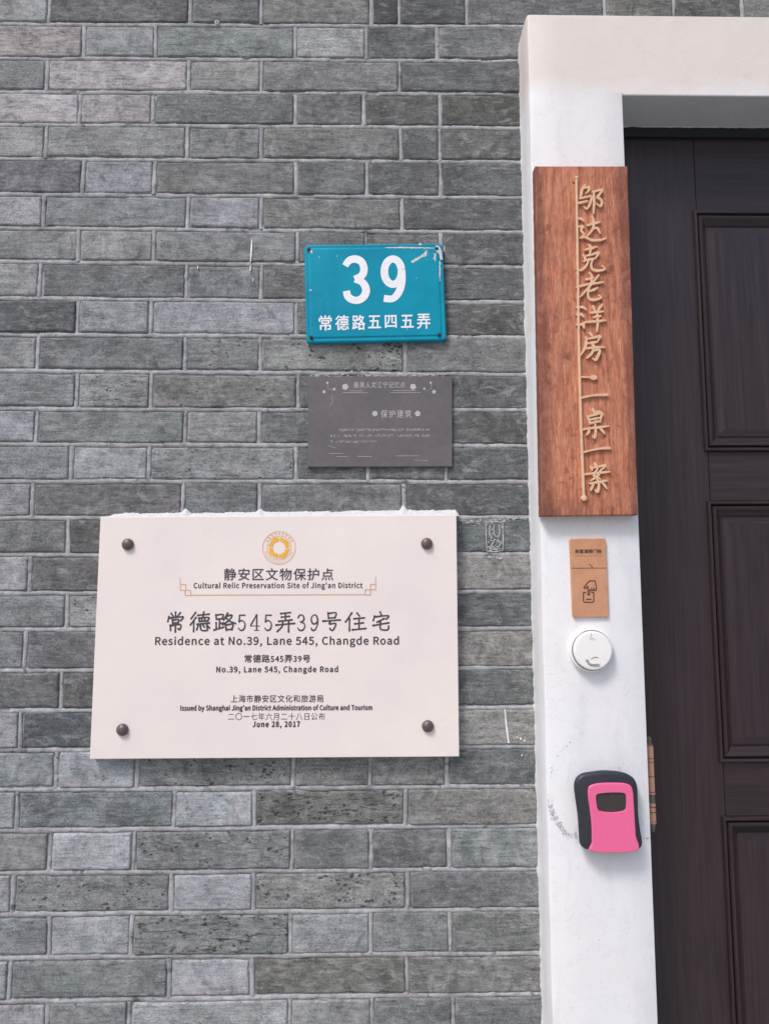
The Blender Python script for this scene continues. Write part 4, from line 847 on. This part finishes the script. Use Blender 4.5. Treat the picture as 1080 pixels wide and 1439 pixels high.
for k, l in enumerate(CHIPS):
    mb = MB()
    pp = []
    for i in range(len(l)):
        a, b = Vector(l[i]), Vector(l[(i + 1) % len(l)]); m = max(1, int((b - a).length / 2))
        for q in range(m): c = a.lerp(b, q / m); pp.append((c.x + R.uniform(-.5, .5), c.y + R.uniform(-.5, .5)))
    if k in (5, 11): mb.add(*flat(pp, -.0116))
    else: mb.add(*flat(pp, NY))
    mb.build("paint_chip", BARE, hn)
mb = MB()
for _ in range(40):
    c = Vector(BLUE_HOLES[1]) + Vector((R.gauss(-6, 12), R.gauss(-4, 10)))
    if BLUE_C[0][0] + 12 < c.x < BLUE_C[1][0] - 12 and BLUE_C[2][1] + 12 < c.y < BLUE_C[1][1] - 12: mb.add(*blob((c.x, c.y), R.uniform(.3, 1.1), NY))
mb.build("chipped_fleck", BARE, hn)
for k in range(3):
    c = BLUE_HOLES[(0, 1, 3)[k]]; mesh_obj("rust_stain", *blob((c[0] + 1, c[1] - 2), 4.2 if k == 1 else 3.0, NY + .0002, 10), RUST, hn)

# ------------------------------------------------------------------ grey information plate
gc = [sum(p[k] for p in GREY_C) / 4 for k in (0, 1)]
gp = base("information_plate", "thin dark grey metal plate with faint silver writing and blossoms, below the teal plate", "plaque", W((gc[0], GREY_C[2][1]), -.003))
mesh_obj("plate", *slab(GREY_C, [(0, .001), (0, -.0055), (.5, -.006)]), GREY_PLATE, gp)
GY = -.0063
for s_ in GREY_TEXT: lettering(s_, GY, GREY_INK, gp)
for k, (c, e) in enumerate(FLOWERS):
    r = abs(e[0] - c[0]); mb = MB(); dim = k >= 4
    for i in range(5):
        a = i * 2 * math.pi / 5 + k; mb.add(*flat([(c[0] + r * .52 * math.cos(a) + r * .44 * math.cos(t), c[1] + r * .52 * math.sin(a) + r * .44 * math.sin(t)) for t in [q * math.pi / 6 for q in range(12)]], GY - i * 1e-5))
    mb.build("blossom", GREY_INK_DIM if dim else GREY_INK, gp)
for k, l in enumerate(GREY_LINES): mesh_obj("ruled_line", *stroke(l, .7 if k < 8 else .5, GY - .00005), GREY_INK_DIM, gp)
mb = MB()
for l in GREY_BODY:                                  # rows of characters too worn to read
    a, b = Vector(l[0]), Vector(l[1]); n = int((b - a).length / 4.3)
    for i in range(n):
        if R.random() < .06: continue
        c = a.lerp(b, (i + .5) / n)
        for _ in range(9):
            p = (c.x + R.uniform(-1.5, 1.0), c.y + R.uniform(-1.2, 1.7)); q = (p[0] + R.choice((0, 1.8)), p[1] + R.choice((0, -1.8)))
            if p != q: mb.add(*stroke([p, q], .55, GY))
mb.build("worn_writing", GREY_INK_DIM, gp)

# ------------------------------------------------------------------ wooden signboard
YS, PF = -0.012, -0.058
wc = [sum(p[k] for p in WOOD_C) / 4 for k in (0, 1)]
ws = base("wooden_signboard", "tall reddish wooden signboard with raised vertical Chinese characters, on the white pilaster", "sign", W((wc[0], WOOD_C[2][1]), -.07))
def wobble(poly, st, amp):
    out = []
    for i in range(len(poly)):
        a, b = Vector(poly[i]), Vector(poly[(i + 1) % len(poly)]); m = max(1, int((b - a).length / st)); nn = (b - a).normalized()
        for q in range(m):
            c = a.lerp(b, q / m); k = amp * noise.noise((c.x * .08, c.y * .08, 3)) + amp * .7 * noise.noise((c.x * .4, c.y * .4, 8)) if q else 0
            out.append((c.x - nn.y * k, c.y + nn.x * k))
    return out
v, f = slab(wobble(WOOD_C, 4, .45), [(0.4, PF + .0002), (0, PF - .004), (0, -.0785), (.45, -.0796), (1.2, -.08)])
mesh_obj("board", v, f, BOARD, ws)
WYF = -.0845; kk = 0
for ci, strokes in enumerate(CARVED):
    mb = MB(); big = ci < 6
    for l in strokes:
        Ln = sum((Vector(a) - Vector(b)).length for a, b in zip(l, l[1:])); kk += 1
        wd = [3.0, 3.6, 4.3, 3.6, 1.9] if Ln > 12 else [2.4, 4.6, 3.0]
        if ci in (6,): wd = [2.4, 2.6] if Ln > 4 and l[0][0] < 892 and Ln > 9 else [7.0, 8.4, 7.0]
        if ci in (7, 9): wd = [3.2, 3.0, 3.6, 4.4]
        mb.add(*stroke(l, wd, WYF + .0004 - (kk % 9) * 4e-5, .0046, jitter=.06, bulge=.00012))
    mb.build("carved_character" if ci != 6 else "carved_dot", CARVED_WOOD, ws)
mb = MB(); mb.add(*stroke(CARVED_BAR, [3.0, 3.4, 3.6, 3.8], WYF + .0002, .0042, n=8, bulge=.0005))
for c, r in ((CARVED_BAR[0], 2.6), (CARVED_BAR[-1], 4.6)): mb.add(*lathe(c, [(r, -.0795), (r, -.0845), (r * .7, -.0852), (r * .3, -.0854)], 18))
mb.build("carved_line", CARVED_WOOD, ws)
for c, r in (((CARVED_BAR[0][0] - 4, CARVED_BAR[0][1] - 7), 2.2), ((CARVED_BAR[0][0] + 18, -480), 1.8)): mesh_obj("knot_hole", *blob(c, r, -.0803, 10), BURNT, ws)

# ------------------------------------------------------------------ doorbell tag and button
bcn = [sum(p[k] for p in BELL_C) / 4 for k in (0, 1)]
bt = base("doorbell_tag", "small pale wooden tag with an engraved pressing hand, under the tall signboard", "sign", W((bcn[0], BELL_C[2][1]), -.06))
mesh_obj("tag", *slab(rounded(BELL_C, 4.5, 5), [(0, PF + .0004), (0, -.0622), (.4, -.0628), (.9, -.063)]), BELL_WOOD, bt)
LY = -.0633
for s_ in BELL_TEXT: lettering(s_, LY, BURNT, bt, heavy=.25)
mb = MB(); a, b = Vector(BELL_SUB[0]), Vector(BELL_SUB[1])
for i in range(26):
    c = a.lerp(b, (i + .5) / 26)
    for _ in range(2): mb.add(*stroke([(c.x + R.uniform(-.5, .5), c.y + R.uniform(-.8, .8)), (c.x + R.uniform(-.6, .6), c.y + R.uniform(-.8, .8))], .35, LY))
mb.build("worn_writing", BURNT_DIM, bt)
mb = MB(); mb.add(*stroke(BELL_GROOVE, .8, LY, square=True)); mb.build("groove", BURNT, bt)
mb = MB(); mb.add(*stroke(BELL_NOTCH, [.4, 1.0, 1.3], LY)); mb.build("arrow_mark", BURNT, bt)
mb = MB()
for k, l in enumerate(BELL_ICON):
    for i in range(len(l) - 1): mb.add(*stroke(l[i:i + 2], 1.7 if k not in (3, 4, 5) else 1.2, LY - (k * 10 + i) * 1e-6))
mb.build("hand_icon", BURNT, bt)

dc, dr = DISC
db = base("doorbell_button", "round white doorbell button with a silver rim on the white pilaster", "doorbell", W((dc[0], dc[1] - dr), -.065))
mesh_obj("rim", *lathe(dc, [(dr + .3, PF + .0004), (dr + .3, -.0655), (dr - .2, -.0672), (dr - 1.2, -.0678), (dr - 3.2, -.0674)], 64), PLASTIC, db, smooth=True)
mesh_obj("rim_line", *lathe(dc, [(dr - 2.6, -.0672), (dr - 2.6, -.0687), (dr - 3.6, -.0689), (dr - 4.0, -.0682)], 64), RIM, db, smooth=True)
v, f = lathe(dc, [(dr - 4.1, -.066), (dr - 4.1, -.0735), (dr - 4.8, -.0748), (dr - 6.5, -.0755), (dr * .5, -.0757), (dr * .1, -.0757)], 64); mesh_obj("push_cap", v, f, PLASTIC, db)
for k, l in enumerate(DISC_MARKS): mesh_obj("scuff", *stroke(l, [.5, .8, .4] if k < 3 else ([2.4, 3.4, 1.6] if k == 3 else [1.0, 1.6, .8]), -.0760 - k * 1e-5, jitter=.35), SCUFF, db)

# ------------------------------------------------------------------ key lock box
lo_ = smooth_poly(LOCK_OUT, 4)
lc = [sum(p[k] for p in lo_) / len(lo_) for k in (0, 1)]
kb = base("key_lockbox", "black wall-mounted key lock box with a bright pink front cover", "key box", W((lc[0], min(p[1] for p in lo_)), -.07))
bk = lambda dx, dz, d: [(p[0] + dx, p[1] + dz) for p in inset(lo_, d)]
v, f = slab(lo_, [(bk(5.5, -3.5, 1.5), PF + .0004), (bk(4.5, -3, 1.0), PF - .003), (bk(2.0, -1.5, .2), -.070), (.3, -.0775), (1.2, -.0812), (2.8, -.0833), (5.0, -.0842)])
o_ = mesh_obj("shell", v, f, LOCK_BLACK, kb, smooth=True)
pk = smooth_poly(LOCK_PINK, 4)
# the pink cover is a ring of its own round the smoked window, slightly proud of the shell
v, f = slab(pk, [(-.5, -.0828), (0, -.0850), (.35, -.0862), (1.0, -.0868), (1.6, -.0870)])
wn_ = smooth_poly(LOCK_WIN, 4)
def plate_with_hole(outer, hole, y):
    pts = [Vector((p[0], p[1], 0)) for p in outer]; hp = [Vector((p[0], p[1], 0)) for p in hole]
    tri = geometry.tessellate_polygon([pts, hp]); al = outer + hole
    return [W(p, y) for p in al], [tuple(t) for t in tri]
po = inset(pk, 1.6); f = f[:-2]
k0 = len(v); pv_, pf_ = plate_with_hole(po, wn_, -.0870); v += pv_; f += [tuple(i + k0 for i in t) for t in pf_]
hv, hf = slab(wn_, [(0, -.0870), (.25, -.0864), (.6, -.0847)]); k0 = len(v); v += hv; f += [tuple(i + k0 for i in t) for t in hf[:-2]]
mesh_obj("front_cover", v, f, LOCK_PINK_M, kb)
v, f = flat(inset(wn_, .3), -.0850); mesh_obj("window", v, f, LOCK_WINDOW, kb)
mb = MB(); c = ((wn_[0][0] + 26), -1291.0)
mb.add(*blob((LOCK_PINK[8][0] + 15, LOCK_PINK[9][1] + 3.2), .9, -.0845, 8)); mb.build("keyhole_dot", RUST, kb)
